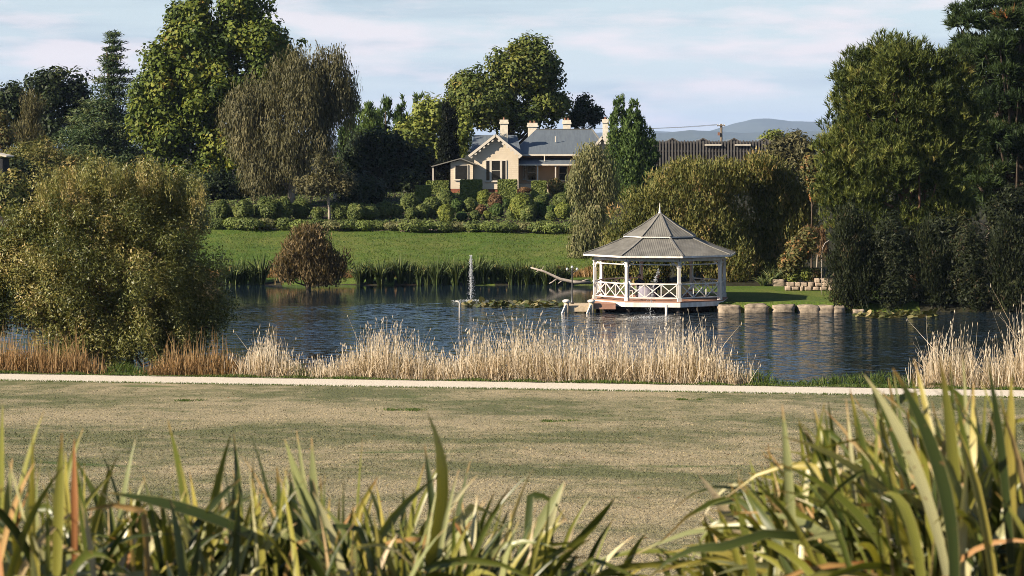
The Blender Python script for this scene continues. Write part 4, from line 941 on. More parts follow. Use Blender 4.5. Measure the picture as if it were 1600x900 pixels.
for i, (px, py, rx, ry, Yk, lab) in enumerate(((1400, 385, 75, 42, 162, 'dark shrub mass between the pine and the shore junipers'), (1490, 375, 70, 48, 163, 'dark shrub mass below the gap between the pines'), (1580, 345, 60, 66, 164, 'dark shrub mass under the tall right-hand pine'))):
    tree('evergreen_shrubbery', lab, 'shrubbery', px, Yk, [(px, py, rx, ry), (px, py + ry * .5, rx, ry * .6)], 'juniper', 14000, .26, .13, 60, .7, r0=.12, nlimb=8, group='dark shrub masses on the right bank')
# shore bed right of the gazebo
tree('magnolia_bush', 'broad-leaved bush with rusty tips above the stone wall', 'bush', 1252, 166, [(1245, 395, 30, 36), (1265, 375, 22, 25), (1232, 415, 18, 25)], 'rust', 6500, .24, .13, 40, .45, r0=.08, bark='pale_bark')
tree('weeping_shrub', 'small weeping brown tree behind the broad-leaved bush', 'bush', 1275, 169, [(1275, 368, 16, 16), (1262, 362, 12, 10), (1285, 385, 12, 25)], 'brown', 2500, .22, .07, 20, .4, mode='hang', r0=.06, bark='pale_bark')
for i, (px, cy, r_, kd, lab) in enumerate(((1240, 433, 13, 'yellowgreen', 'low yellow-green bush on the stone wall, leftmost of three'), (1258, 428, 15, 'yellowgreen', 'low yellow-green bush on the stone wall, middle of three'), (1274, 428, 13, 'rust', 'low rusty rose bush on the stone wall, rightmost of three'))):
    tree('rose_bush', lab, 'bush', px, 166, [(px, cy, r_, 12)], kd, 1500, .16, .09, 12, .3, r0=.03, nlimb=5, group='bushes on the stone wall')
# the big near willow
nw = np.vstack([make_clumps([(180, 390, 165, 130), (110, 330, 95, 75), (240, 330, 95, 85), (255, 450, 95, 85), (110, 430, 105, 85), (190, 470, 130, 60), (300, 470, 55, 60), (150, 280, 55, 40), (235, 275, 45, 36), (90, 490, 80, 40), (200, 515, 120, 40), (300, 515, 62, 42), (330, 480, 40, 40), (40, 420, 55, 75), (30, 375, 45, 60), (75, 475, 80, 58), (60, 360, 60, 70), (310, 430, 50, 70), (120, 525, 80, 30), (270, 535, 60, 28), (170, 548, 150, 26), (-20, 460, 50, 60), (-10, 400, 40, 60)], 114, 300, .62, .85, (.5, 1.06), 1.2)])
spread_tree('willow_tree', 'huge round olive willow on the near bank at left', 'tree', 205, 114, nw, 'nearwillow', 260000, .14, .066, 'out', .18, nlimb=110, jit=1.0)
fe = []                     # upright wisps along its top
for k in range(150):
    px = R.uniform(60, 320); yt = 240 + .0022 * (px - 190) ** 2 + R.uniform(-6, 30) + (16 if 195 < px < 215 else 0); c = P(px, yt + 25, 114 + R.uniform(-2.5, 2.5)); fe.append((*c, .28, .28, .62, np.clip(R.normal(.55, .2), 0, 1)))
v, f, t = scatter(np.array(fe), 15000, .15, .045, 'up', 1.1, .6)
wroot = [o for o in bpy.data.objects if o.name.startswith('willow_tree')][0]
mesh('top_shoots', v, f, LM['nearwillow'], wroot, {'tint': t}, org=np.array(wroot.location))
tree('willow_bush', 'dark bush at the left border by the water', 'bush', -10, 118, [(-12, 495, 34, 52), (-20, 440, 30, 40)], 'juniper', 6000, .2, .09, 26, .5, r0=.1)
# brown bush standing in the far shallows
tree('sallow_bush', 'rusty brown bush standing in the water at the far bank', 'bush', 482, 178, [(485, 395, 62, 40), (445, 415, 34, 32), (525, 415, 30, 34), (480, 370, 40, 20), (500, 425, 50, 22)], 'sallow', 20000, .26, .10, 70, .7, mode='up', r0=.18, nlimb=18)

# ------------------------------------------------------------------ garden: clipped hedges and shrubs
def hedge(px0, px1, py0, py1, label, rz=0, dep=1.4, group='clipped hedge blocks before the house'):
    pc_ = (px0 + px1) / 2; Yk = hit(pc_, py1, 195); k = Yk / F; wd = (px1 - px0) * k; hh = (py1 - py0) * k; b = P(pc_, py1, Yk); b[2] = float(zg(b[0], Yk)); hh = P(pc_, py0, Yk)[2] - b[2]
    root = empty('clipped_hedge', b, label, 'hedge', group)
    MB().box((-wd / 2 + .12, .12, -.1), (wd / 2 - .12, dep - .12, hh - .12)).build('stems', M['bark'], root)
    n = int(2600 * (wd * hh * 2 + dep * hh * 2 + wd * dep) / 12) + 1800
    u = R.random((n, 3)); face = R.choice(5, n, p=np.array([wd * hh, wd * hh * .3, dep * hh, dep * hh, wd * dep]) / (wd * hh * 1.3 + 2 * dep * hh + wd * dep))
    p_ = np.stack([(u[:, 0] - .5) * wd, u[:, 1] * dep, u[:, 2] * hh], 1); nr = np.zeros((n, 3))
    for i, (axi, val, nn) in enumerate(((1, 0, (0, -1, 0)), (1, dep, (0, 1, 0)), (0, -wd / 2, (-1, 0, 0)), (0, wd / 2, (1, 0, 0)), (2, hh, (0, 0, 1)))):
        p_[face == i, axi] = val; nr[face == i] = nn
    p_ -= nr * (R.random((n, 1)) ** 2 * .2 - .05); nr = unit(nr + rsph(n) * .75); d = unit(np.cross(nr, rsph(n)))
    v, f = leafquads(p_, d, nr, R.uniform(.16, .3, n), R.uniform(.09, .16, n))
    mesh('foliage', v, f, LM['hedge'], root, {'tint': np.clip(R.normal(.5, .2, n), 0, 1)})
hedge(650, 672, 291, 314, 'leftmost clipped hedge block, square, at the shaded end'); hedge(667, 700, 284, 303, 'low clipped hedge block behind the leftmost one')
hedge(720, 752, 282, 312, 'broad clipped hedge block below the bay window'); hedge(779, 807, 282, 316, 'tall clipped hedge block below the triple window')
hedge(832, 853, 284, 315, 'narrow clipped hedge block below the verandah'); hedge(889, 905, 289, 316, 'clipped hedge block half hidden by the birch')
def shrub(name, px, cy, r_, kind, label, group, ry=None, n=None):
    r_ = r_ * R.uniform(.82, 1.22); ry = (ry or r_) * R.uniform(.85, 1.15); Yk = hit(px, cy + ry * .9, 190); b = P(px, cy + ry * .9, Yk); b[2] = float(zg(b[0], Yk)); root = empty(name, b, label, 'shrub', group); k = Yk / F * (1.28 if name != 'garden_shrub' else 1.12)
    c = np.array([0, 0, ry * k * .85]); m_ = 9
    cl = np.array([(*c, r_ * k * .85, r_ * k * .8, ry * k * .88, .45)] * 2 + [(*(c + u * np.array([r_, r_ * .9, ry]) * k * .62), r_ * k * R.uniform(.28, .45), r_ * k * .36, ry * k * R.uniform(.28, .42), np.clip(R.normal(.48, .2), 0, 1)) for u in rsph(m_)])
    n = int((n or 500 + r_ * ry * 11) * 1.2)
    v, f, t = scatter(cl, n, .20, .13, 'out', .6, .18, .4); v[:, 2] = np.maximum(v[:, 2], -.05)
    mesh('foliage', v, f, LM[kind], root, {'tint': t})
    MB().tube([(0, 0, -.2), (.03, 0, ry * k * .6), (.05, .02, ry * k * 1.1)], [.05, .035, .015], 5).tube([(0, 0, .05), (.2 * r_ * k, 0, ry * k)], [.03, .012], 5).build('stem', M['bark'], root)
ORD = ['first', 'second', 'third', 'fourth', 'fifth', 'sixth', 'seventh', 'eighth', 'ninth', 'tenth', 'eleventh', 'twelfth', 'thirteenth', 'fourteenth', 'fifteenth', 'sixteenth', 'seventeenth', 'eighteenth', 'nineteenth', 'twentieth', 'twenty-first', 'twenty-second']
rowl = [(326, 333, 11), (344, 333, 14), (364, 336, 10), (381, 333, 13), (396, 335, 12), (417, 331, 15), (442, 331, 15), (470, 330, 17), (496, 336, 10), (532, 333, 12), (556, 335, 11), (577, 335, 11), (600, 331, 11), (618, 332, 10)]
for i, (px, cy, r_) in enumerate(rowl): shrub('round_shrub', px, cy, r_, 'shrub', ORD[i] + ' round shrub from the left in the row above the far lawn', 'shrub row below the weeping tree')
for i, px in enumerate(range(342, 900, 25)):
    shrub('low_shrub', px + R.uniform(-4, 4), 351 + .012 * (px - 340) + R.uniform(-1, 1), 18, ('shrub', 'hedge', 'shrub', 'birch')[i % 4], ORD[min(i, 21)] + (' ' if i < 22 else ' or last ') + 'low mounded plant from the left along the garden edge', 'low plants edging the garden', ry=7 + R.uniform(0, 2.5), n=900)
bank = [(640, 318, 16, 'shrub'), (622, 328, 10, 'shrub'), (643, 334, 9, 'shrub'), (660, 331, 10, 'shrub'), (674, 325, 13, 'shrub'), (697, 313, 14, 'shrub'), (714, 322, 9, 'green'), (697, 334, 13, 'yellowgreen'), (735, 321, 15, 'shrub'), (756, 309, 12, 'yellowgreen'), (721, 338, 8, 'green'), (761, 337, 8, 'yellowgreen'), (752, 328, 8, 'brown'), (774, 316, 12, 'brown'), (776, 329, 9, 'green'), (791, 318, 9, 'green'), (815, 324, 19, 'yellowgreen'), (826, 334, 13, 'shrub'), (846, 315, 11, 'shrub'), (842, 329, 12, 'green'), (862, 328, 9, 'green'), (877, 315, 13, 'shrub'), (880, 330, 14, 'yellowgreen'), (860, 338, 8, 'shrub'), (800, 334, 10, 'shrub'), (742, 337, 10, 'shrub')]
bank.sort()
kn = {'shrub': 'mid-green', 'rust': 'rusty-tipped', 'green': 'dark green', 'yellowgreen': 'yellow-green', 'brown': 'brown-leaved'}
cnt = {}
for (px, cy, r_, kd) in bank:
    i = cnt.get(kd, 0); cnt[kd] = i + 1
    shrub('garden_shrub', px, cy, r_, kd, '%s %s shrub from the left on the bank below the house' % (ORD[i], kn[kd]), 'shrubs on the garden bank')
shrub('garden_shrub', 868, 293, 12, 'rust', 'red-leaved round shrub at the verandah steps', 'shrubs at the house wall'); shrub('garden_shrub', 884, 295, 9, 'green', 'small green shrub beside the red-leaved one at the verandah', 'shrubs at the house wall')
shrub('garden_shrub', 822, 284, 14, 'rust', 'rose bush flowering under the verandah edge', 'shrubs at the house wall', ry=9); shrub('garden_shrub', 846, 281, 11, 'green', 'dark shrub behind the narrow hedge block', 'shrubs at the house wall', ry=8)
shrub('garden_shrub', 820, 297, 11, 'brown', 'low lavender-brown mound between two hedge blocks', 'shrubs at the house wall', ry=5)
n = 16000; X = R.uniform(-30, 9, n); Yk = R.uniform(213.5, 246, n); pn = np.stack([X, Yk, zg(X, Yk) + R.random(n) ** 2 * (.12 + .15 * np.sin(X * .9 + Yk * .6) ** 2)], 1)
nr = unit(rsph(n) * .8 + np.array([0, -.4, 1])); v, f = leafquads(pn, unit(np.cross(nr, rsph(n))), nr, R.uniform(.15, .4, n), R.uniform(.1, .2, n))
tag(mesh('ground_cover', v, f, LM['shrub'], None, {'tint': np.clip(R.normal(.3, .2, n), 0, 1)}), 'low green ground cover between the shrubs on the garden bank', 'ground cover', kind='stuff')
pt = hit(524, 315, 195); b = P(524, 315, pt); b[2] = float(zg(b[0], pt))
po_ = MB().lathe(b, [(.06, 0), (.14, .1), (.22, .5), (.17, .72), (.22, .8), (.10, .82)], 12).build('garden_urn', M['chimney'], smooth=True); tag(po_, 'pale urn in the shade beside the small brown tree', 'urn')

# ------------------------------------------------------------------ strap-leaved plants and reeds
def blades(base, tip, wd, bend, seg=4, tw=None):
    """ribbons from base to tip bending; returns v (n,(seg+1)*2,3), faces"""
    n = len(base); q = np.linspace(0, 1, seg + 1)
    c = base[:, None] + (tip - base)[:, None] * q[None, :, None] + bend[:, None] * (q * (1 - q) * 4)[None, :, None] if False else base[:, None] + (tip - base)[:, None] * q[None, :, None] + bend[:, None] * (4 * q * (1 - q))[None, :, None]
    s = unit(np.cross(tip - base, rsph(n) if tw is None else tw)); prof = np.clip(np.minimum(1, (1 - q) * 2.2), .06, 1) * np.clip(.55 + q * 2, 0, 1)
    a = c - s[:, None] * (wd[:, None] * prof[None])[:, :, None] / 2; b = c + s[:, None] * (wd[:, None] * prof[None])[:, :, None] / 2
    v = np.stack([a, b], 2).reshape(n, -1, 3)
    fl = np.array([(2 * i, 2 * i + 1, 2 * i + 3, 2 * i + 2) for i in range(seg)])
    f = (fl[None] + (np.arange(n) * (seg + 1) * 2)[:, None, None]).reshape(-1, 4)
    return v.reshape(-1, 3), f, seg
def flax_mesh(n, h, spr, w_):
    a = R.uniform(0, 6.283, n); rr = R.random(n) ** .6; out = np.stack([np.cos(a), np.sin(a), 0 * a], 1)
    base = out * (.18 * rr)[:, None]; hh = h * R.uniform(.55, 1.1, n)
    tip = base + out * (spr * rr * hh / h)[:, None] + np.array([0, 0, 1]) * (hh * (1 - .35 * rr))[:, None]
    bend = np.array([0, 0, 1]) * (hh * .18 * rr)[:, None] - out * (.1 * spr * rr)[:, None]
    v, f, sg = blades(base, tip, w_ * R.uniform(.7, 1.3, n), bend)
    return v, f, np.repeat(np.clip(R.normal(.42, .25, n), 0, 1), sg)
fm = []
for i in range(6):
    v, f, t = flax_mesh(120, 1.75, 1.0, .075); o = mesh('strap_leaves', v, f, LM['flaxfar'], None, {'tint': t}); fm.append(o.data); bpy.data.objects.remove(o)
fx = [352, 366, 380, 395, 408, 562, 578, 594, 610, 626, 640, 655, 668, 682, 697, 712, 728, 744, 757, 771, 785, 799, 812, 826, 840, 854, 868, 884]
for i, px in enumerate(fx):
    Yk = 182.95 + R.uniform(-.35, .4); X = (px - 800) / F * Yk
    side = 'left of the brown bush' if px < 420 else ('right of the brown bush' if px < 733 else 'right of the tall fountain')
    j = [q for q in fx if (q < 420) == (px < 420) and (q < 733) == (px < 733)].index(px)
    o = bpy.data.objects.new('flax_clump', fm[i % 6]); o.location = (X, Yk, float(zg(X, Yk)) - .05); o.rotation_euler = (0, 0, R.uniform(0, 6)); sc = R.uniform(.9, 1.25); o.scale = (sc, sc, sc * R.uniform(1.0, 1.25)); link(o)
    tag(o, '%s far-bank flax clump from the left, %s' % (ORD[j], side), 'flax plant', 'flax clumps along the far bank')
# agapanthus by the lawn, boulder, stone wall, shore stones
for i, (px, py, s) in enumerate(((1193, 447, .55), (1206, 443, .75), (1220, 441, .7))):
    Yk = hit(px, py, 150); X = (px - 800) / F * Yk; v, f, t = flax_mesh(90, 1.1 * s / .7, .8, .05)
    o = mesh('strap_leaf_clump', v, f, LM['flaxfar'], None, {'tint': np.clip(t + .2, 0, 1)}); o.location = (X, Yk, float(zg(X, Yk)) - .03)
    tag(o, ('low strap-leaved clump nearest the gazebo on the shore lawn', 'tall strap-leaved clump in the middle of the shore bed', 'strap-leaved clump beside the grey boulder')[i], 'plant', 'strap-leaved plants on the shore')
M['stone'] = plain('shore_stone', (.33, .265, .20), .9, .15, (.11, .09, .07), .9, 2.6)
M['wall_stone'] = plain('wall_stone', (.38, .30, .23), .9, .15, (.22, .17, .13), .7, 4)
def stone(name, c, rx, ry, rz, mat, parent=None, band=True, seed=0, org=None):
    r = np.random.default_rng(seed + 77); nu, nv = 20, 12; v = []
    ph = r.uniform(0, 6, 8)
    for j in range(nv + 1):
        th = math.pi * j / nv
        for i in range(nu):
            a = 2 * math.pi * i / nu; d = np.array([math.sin(th) * math.cos(a), math.sin(th) * math.sin(a), math.cos(th)])
            q = np.sign(d) * np.abs(d) ** .56; q = q / max(1e-6, np.abs(q).max() ** .5)
            w_ = 1 + .09 * math.sin(2 * a + ph[3]) + .06 * math.sin(3 * a + ph[0] + 2 * d[2]) + .05 * math.sin(5 * d[2] * 2 + ph[1] + a) + .03 * math.sin(9 * a + ph[2])
            if band and -.14 < d[2] < .10: w_ *= .955
            v.append((c[0] + q[0] * rx * w_ * .85, c[1] + q[1] * ry * w_ * .85, c[2] + q[2] * rz * w_ * .9))
    f = [(j * nu + i, j * nu + (i + 1) % nu, (j + 1) * nu + (i + 1) % nu, (j + 1) * nu + i) for j in range(nv) for i in range(nu)]
    return mesh(name, np.array(v), f, mat, parent, smooth=True, org=org)
for i, (px, w_, hh) in enumerate(((1140, 32, .50), (1182, 37, .50), (1225, 35, .48), (1263, 31, .48), (1290, 24, .48), (1311, 19, .38), (1341, 17, .22))):
    Yk = 152.4 - .02 * (px - 1140) / 10; Yk = float(Ys((px - 800) / F * 152.5)) - .05; k = Yk / F
    o = stone('shore_stone', P(px, 300, Yk) * [1, 1, 0] + [0, .1, hh * (.30 + .05 * (i % 3))], w_ * k * (.60 + .04 * (i % 2)), .6 + .1 * (i % 3), hh * (.60 + .07 * (i % 2)), M['stone'], seed=i)
    tag(o, ('wide shore stone nearest the gazebo', 'second shore stone from the gazebo, the widest', 'third shore stone from the gazebo', 'fourth shore stone from the gazebo', 'fifth shore stone from the gazebo, half behind the fourth', 'small shore stone under the leftmost juniper', 'low flat stone at the end of the shore row')[i], 'stone', 'stones edging the shore lawn')
Yk = hit(1217, 447, 150); tag(stone('boulder', P(1217, 300, Yk) * [1, 1, 0] + [0, 0, float(zg(P(1217, 300, Yk)[0], Yk)) + .15], .42, .35, .3, M['stone'], band=False, seed=31), 'grey boulder at the left end of the stone wall', 'boulder')
wy = 164.3; wb = P(1258, 300, wy); wb[2] = float(zg(wb[0], wy)); SW = empty('stone_wall', wb, 'low dry-stone retaining wall behind the shore lawn', 'wall')
for cse in range(3):
    px = 1226 + cse * 3 + (4 if cse == 2 else 0); 
    while px < 1296:
        w_ = R.uniform(5, 14); 
        if not (cse == 2 and px < 1268): stone('stone', np.array([(px + w_ / 2 - 800) / F * wy, wy - .1 + cse * .05, wb[2] + .13 + cse * .25]), w_ / 2 * wy / F * R.uniform(.95, 1.15), .2, R.uniform(.12, .165), M['wall_stone'], SW, False, int(px * 7 + cse), org=wb)
        px += w_
MB().box((hx(1228, wy), wy + .05, wb[2]), (hx(1296, wy), wy + .9, wb[2] + .5)).build('backfill', M['soil'], SW, org=wb)
arch = MB(); aY = 160.5; ab = P(1284, 425, aY); arch.tube([P(1284, 430, aY) * [1, 1, 0] + [0, 0, float(zg(ab[0], aY))], P(1284, 400, aY), P(1285, 388, aY), P(1289, 380, aY), P(1296, 375, aY)], .022, 7)
tag(arch.build('garden_arch', M['dead_wood'], smooth=True), 'thin pale curved hoop beside the leftmost juniper', 'hoop')
# lily pads
def lilies(px0, px1, py0, py1, n, label):
    v = []; f = []; t = []
    for i in range(n):
        py = R.uniform(py0, py1); px = R.uniform(px0, px1); 
        if ((px - (px0 + px1) / 2) / ((px1 - px0) / 2)) ** 4 + ((py - (py0 + py1) / 2) / ((py1 - py0) / 2)) ** 2 > 1: continue
        Yk = H * F / (py - HZ); c = P(px, py, Yk) * [1, 1, 0]; r_ = R.uniform(.10, .22); tl = R.normal(0, .35, 2) * (R.random() < .5); k = len(v); a0 = R.uniform(0, 6)
        z0 = .012 + .006 * R.random() + (abs(tl).sum() * r_ * .6)
        for a in np.linspace(.25, 6.03, 9): v.append((c[0] + r_ * math.cos(a + a0), c[1] + r_ * math.sin(a + a0), z0 + tl[0] * r_ * math.cos(a + a0) + tl[1] * r_ * math.sin(a + a0)))
        v.append((c[0], c[1], z0)); f += [(k + i_, k + i_ + 1, k + 9) for i_ in range(8)]; t += [np.clip(R.normal(.5, .25), 0, 1)] * 8
    o = mesh('water_lilies', np.array(v), np.array(f), LM['lily'], None, {'tint': t}); tag(o, label, 'water lilies', kind='stuff')
lilies(722, 890, 472, 481, 620, 'band of floating lily pads left of the landing stage'); lilies(1335, 1466, 489, 497.5, 420, 'pale floating lily pads before the dark junipers')
# reeds along the near bank (uncountable)
def reeds(name, px0, px1, hgt, dens, kind, label, heads=True, depth=1.5, back=0, edge=1, hv=.25, leanx=0, d0=.5):
    x0, x1 = (px0 - 800) / F * 107, (px1 - 800) / F * 107; n = int((x1 - x0) * dens)
    X = R.uniform(x0, x1, n); X = X + R.normal(0, .35, n); u = np.clip((X - x0) / (x1 - x0), 0, 1); pr = np.clip(np.minimum(u, 1 - u) * (x1 - x0) / edge, .25, 1) ** .6
    cl_ = .84 + .12 * np.sin(X * 1.3 + 1.9 * np.sin(X * .7)) + .07 * np.sin(X * 4.3 + 2 * np.sin(X * 1.7))
    Yk = Yc(X) + 1.6 + d0 + back + R.random(n) * depth
    base = np.stack([X, Yk, np.maximum(zg(X, Yk), -.2) - .03], 1)
    tall = R.random(n) < (.34 if heads else .2)
    hh = hgt * pr * np.clip(cl_, .5, 1.1) * np.where(tall, np.where(R.random(n) < .22, R.uniform(.75, 1.15, n), R.uniform(.4, .85, n)), R.uniform(.12, .55, n))
    ln_ = np.where(tall, np.where(R.random(n) < .12, .38, .09), .34); tip = base + np.stack([R.normal(leanx, 1, n) * ln_ * hh, R.normal(0, 1, n) * ln_ * hh, hh], 1)
    bend = np.stack([R.normal(0, .05, n) * hh, R.normal(0, .05, n) * hh, np.where(tall, 0, .12) * hh], 1)
    v, f, sg = blades(base, tip, np.where(tall, .020, .026) * R.uniform(.8, 1.3, n), bend, 3, np.tile([0., 1, 0], (n, 1)) + rsph(n) * .6)
    t = np.repeat(np.clip(np.where(tall, .82, .45) + R.normal(0, .2, n), 0, 1), sg)
    if heads:
        ti = tip[tall]; m_ = len(ti); d = unit(rsph(m_) * .25 + np.array([.1, 0, 1])); nr = unit(np.array([0., -1, .2]) + rsph(m_) * .5)
        v2, f2 = leafquads(ti - d * .02, d, nr, R.uniform(.10, .24, m_), R.uniform(.018, .04, m_)); f = np.vstack([f, f2 + len(v)]); v = np.vstack([v, v2]); t = np.concatenate([t, np.clip(R.normal(.8, .15, m_), 0, 1)])
    o = mesh(name, v, f, LM[kind], None, {'tint': t}); tag(o, label, 'reeds', kind='stuff')
reeds('reeds', 490, 720, 2.45, 420, 'straw', 'straw-coloured reed bed left of centre along the near bank', edge=2.5)
reeds('reeds', 700, 1148, 2.75, 430, 'straw', 'tallest straw-coloured reed bed before the gazebo', edge=1.2)
reeds('reeds', 372, 468, 2.35, 420, 'straw', 'small straw-coloured reed clump right of the big willow', edge=.9)
reeds('reeds', 225, 385, 1.9, 330, 'rusty_reed', 'rusty shaded reeds below the right side of the big willow', False)
reeds('reeds', -60, 140, 2.3, 400, 'rusty_reed', 'rust-brown reeds at the left border below the big willow', False, leanx=.3)
reeds('reeds', 1416, 1505, 3.2, 380, 'straw', 'upright straw-coloured reeds at right, left of two clumps', edge=.7)
reeds('reeds', 1490, 1545, 1.9, 240, 'straw', 'sparse low reeds between the two right-hand clumps', edge=1)
reeds('reeds', 1520, 1710, 4.7, 420, 'straw', 'tall straw-coloured reeds at the right border', edge=1.4)
def bankgrass(name, px0, px1, hgt, dens, label, d0=0, depth=1.6, kind='bankgrass', fn=None):
    x0, x1 = (px0 - 800) / F * 107, (px1 - 800) / F * 107; n = int((x1 - x0) * dens); X = R.uniform(x0, x1, n); Yk = Yc(X) + 1.6 + d0 + R.random(n) * depth
    hh = hgt * R.uniform(.5, 1.2, n) * (.7 + .4 * np.sin(X * 1.9 + np.sin(X * .7) * 2)); base = np.stack([X, Yk, zg(X, Yk) - .01], 1)
    tip = base + np.stack([R.normal(0, .35, n) * hh, R.normal(0, .35, n) * hh, hh], 1); bend = np.stack([0 * X, 0 * X, .12 * hh], 1)
    v, f, sg = blades(base, tip, .02 * R.uniform(.8, 1.5, n), bend, 2); o = mesh(name, v, f, LM[kind], None, {'tint': np.repeat(np.clip(R.normal(.5, .22, n), 0, 1), sg)}); tag(o, label, 'grass', kind='stuff')
bankgrass('bank_grass', -100, 1700, .14, 420, 'short green grass along the water side of the path', 0, 1.2)
bankgrass('bank_grass', 1155, 1440, .55, 160, 'longer green grass at the gap in the reeds', .8, 1.4); bankgrass('bank_grass', 130, 260, .5, 200, 'longer green grass below the willow trunk', .6, 1.4)
bankgrass('bank_grass', 440, 510, .5, 160, 'longer green grass between two reed beds', .6, 1.4)
# dry fringe at the foot of the far lawn
n = 9000; X = R.uniform(-30, 7, n); Yk = 185 + R.random(n) * 3.2; hh = R.uniform(.25, .7, n) * (.6 + .5 * np.sin(X * 1.3) ** 2); base = np.stack([X, Yk, zg(X, Yk) - .02], 1)
v, f, sg = blades(base, base + np.stack([R.normal(0, .3, n) * hh, R.normal(0, .3, n) * hh, hh], 1), .04 * R.uniform(.8, 1.5, n), np.stack([0 * X, 0 * X, .1 * hh], 1), 2)
tag(mesh('bank_grass', v, f, LM['rusty_reed'], None, {'tint': np.repeat(np.clip(R.normal(.6, .25, n), 0, 1), sg)}), 'dry reddish grass fringe behind the far flax', 'grass', kind='stuff')
# ------------------------------------------------------------------ mown grass blades on the near lawn
n = 340000
Yg = 1 / R.uniform(1 / 101.0, 1 / 16.0, n); Xg = (R.uniform(-60, 1660, n) - 800) / F * Yg
ok = Yg < Yc(Xg) - 1.5; Xg, Yg = Xg[ok], Yg[ok]; n = len(Xg)
sz = np.clip(.0009 * Yg, .022, .06)
base = np.stack([Xg, Yg, znear(Xg, Yg) - .004], 1); hh = sz * R.uniform(.6, 1.3, n)
dr = rsph(n) * [1, 1, .0]; tip = base + dr * (hh * R.uniform(.3, 1.5, n))[:, None] + np.array([0, 0, 1]) * (hh * .75)[:, None]
s = unit(np.cross(tip - base, rsph(n))) * (sz * .16 * R.uniform(.7, 1.5, n))[:, None]
v = np.stack([base - s, base + s, tip], 1).reshape(-1, 3)
tag(mesh('mown_grass', v, np.arange(n * 3).reshape(n, 3), M['dry_blade'], None, {'tint': R.uniform(.7, 1.35, n)}), 'short mown dry grass covering the near lawn', 'grass', kind='stuff')
# lawn edge tufts on the path
n = 9000; X = R.uniform(-26, 26, n); Yk = Yc(X) - 1.6 - R.random(n) * .35 + .12; base = np.stack([X, Yk, 0 * X + .255], 1); hh = R.uniform(.03, .10, n)
v, f, sg = blades(base, base + np.stack([R.normal(0, .4, n) * hh, R.normal(0, .4, n) * hh, hh], 1), .016 * R.uniform(.8, 1.5, n), 0 * base, 2)
tag(mesh('bank_grass', v, f, LM['bankgrass'], None, {'tint': np.repeat(np.clip(R.normal(.6, .22, n), 0, 1), sg)}), 'short grass tufts along the lawn side of the path', 'grass', kind='stuff')

# ------------------------------------------------------------------ foreground flax, leaf by leaf
def flaxmat(name, stops, tipc, rough=.38):
    m, t, out = newmat(name)
    oi = nd(t, 'ShaderNodeObjectInfo'); r = ramp(t, stops); t.links.new(oi.outputs['Random'], r.inputs[0])
    a = nd(t, 'ShaderNodeAttribute', attribute_name='along'); g = nd(t, 'ShaderNodeNewGeometry')
    no = nd(t, 'ShaderNodeTexNoise', {'Scale': 9.0, 'Detail': 5.0}); t.links.new(g.outputs['Position'], no.inputs['Vector'])
    mp_ = nd(t, 'ShaderNodeMapping'); mp_.inputs['Scale'].default_value = (160, 1.5, 1); tcx = nd(t, 'ShaderNodeCombineXYZ'); ac = nd(t, 'ShaderNodeAttribute', attribute_name='across')
    t.links.new(ac.outputs['Fac'], tcx.inputs[0]); t.links.new(a.outputs['Fac'], tcx.inputs[1]); t.links.new(oi.outputs['Random'], tcx.inputs[2]); t.links.new(tcx.outputs[0], mp_.inputs[0])
    st_ = nd(t, 'ShaderNodeTexNoise', {'Scale': .12, 'Detail': 3.0}); t.links.new(mp_.outputs[0], st_.inputs['Vector'])
    sr = ramp(t, [(.3, (.55, .56, .55)), (.7, (1.4, 1.38, 1.3))]); t.links.new(st_.outputs['Fac'], sr.inputs[0])
    ad_ = nd(t, 'ShaderNodeMath', operation='MULTIPLY_ADD'); ad_.inputs[1].default_value = .45; t.links.new(no.outputs['Fac'], ad_.inputs[0]); t.links.new(a.outputs['Fac'], ad_.inputs[2])
    tr_ = ramp(t, [(1.02, (0, 0, 0)), (1.2, (1, 1, 1))]); sc_ = nd(t, 'ShaderNodeMath', operation='MULTIPLY'); sc_.inputs[1].default_value = .8
    t.links.new(ad_.outputs[0], sc_.inputs[0]); tr_.color_ramp.elements[0].position = .90; tr_.color_ramp.elements[1].position = 1.0; t.links.new(sc_.outputs[0], tr_.inputs[0])
    c = mixc(t, tr_.outputs[0], r.outputs[0], tipc); c = mixc(t, 1.0, c, sr.outputs[0], 'MULTIPLY')
    eg = ramp(t, [(0, (1, 1, 1)), (.07, (0, 0, 0)), (.93, (0, 0, 0)), (1, (1, 1, 1))]); t.links.new(ac.outputs['Fac'], eg.inputs[0]); em = nd(t, 'ShaderNodeMath', operation='MULTIPLY'); em.inputs[1].default_value = .6; t.links.new(eg.outputs[0], em.inputs[0]); c = mixc(t, em.outputs[0], c, (.32, .28, .12))
    sp = nd(t, 'ShaderNodeTexNoise', {'Scale': 45.0, 'Detail': 4.0}); t.links.new(g.outputs['Position'], sp.inputs['Vector']); sq = ramp(t, [(.66, (0, 0, 0)), (.74, (.75, .75, .75))]); t.links.new(sp.outputs['Fac'], sq.inputs[0]); c = mixc(t, sq.outputs[0], c, (.16, .09, .04))
    p = nd(t, 'ShaderNodeBsdfPrincipled', {'Roughness': rough, 'Specular IOR Level': .5}); t.links.new(c, p.inputs['Base Color'])
    tl = nd(t, 'ShaderNodeBsdfTranslucent'); c2 = mixc(t, 1.0, c, (1.3, 1.3, .6), 'MULTIPLY'); t.links.new(c2, tl.inputs['Color'])
    ms = nd(t, 'ShaderNodeMixShader'); ms.inputs[0].default_value = .22; t.links.new(p.outputs[0], ms.inputs[1]); t.links.new(tl.outputs[0], ms.inputs[2]); t.links.new(ms.outputs[0], out.inputs['Surface'])
    return m
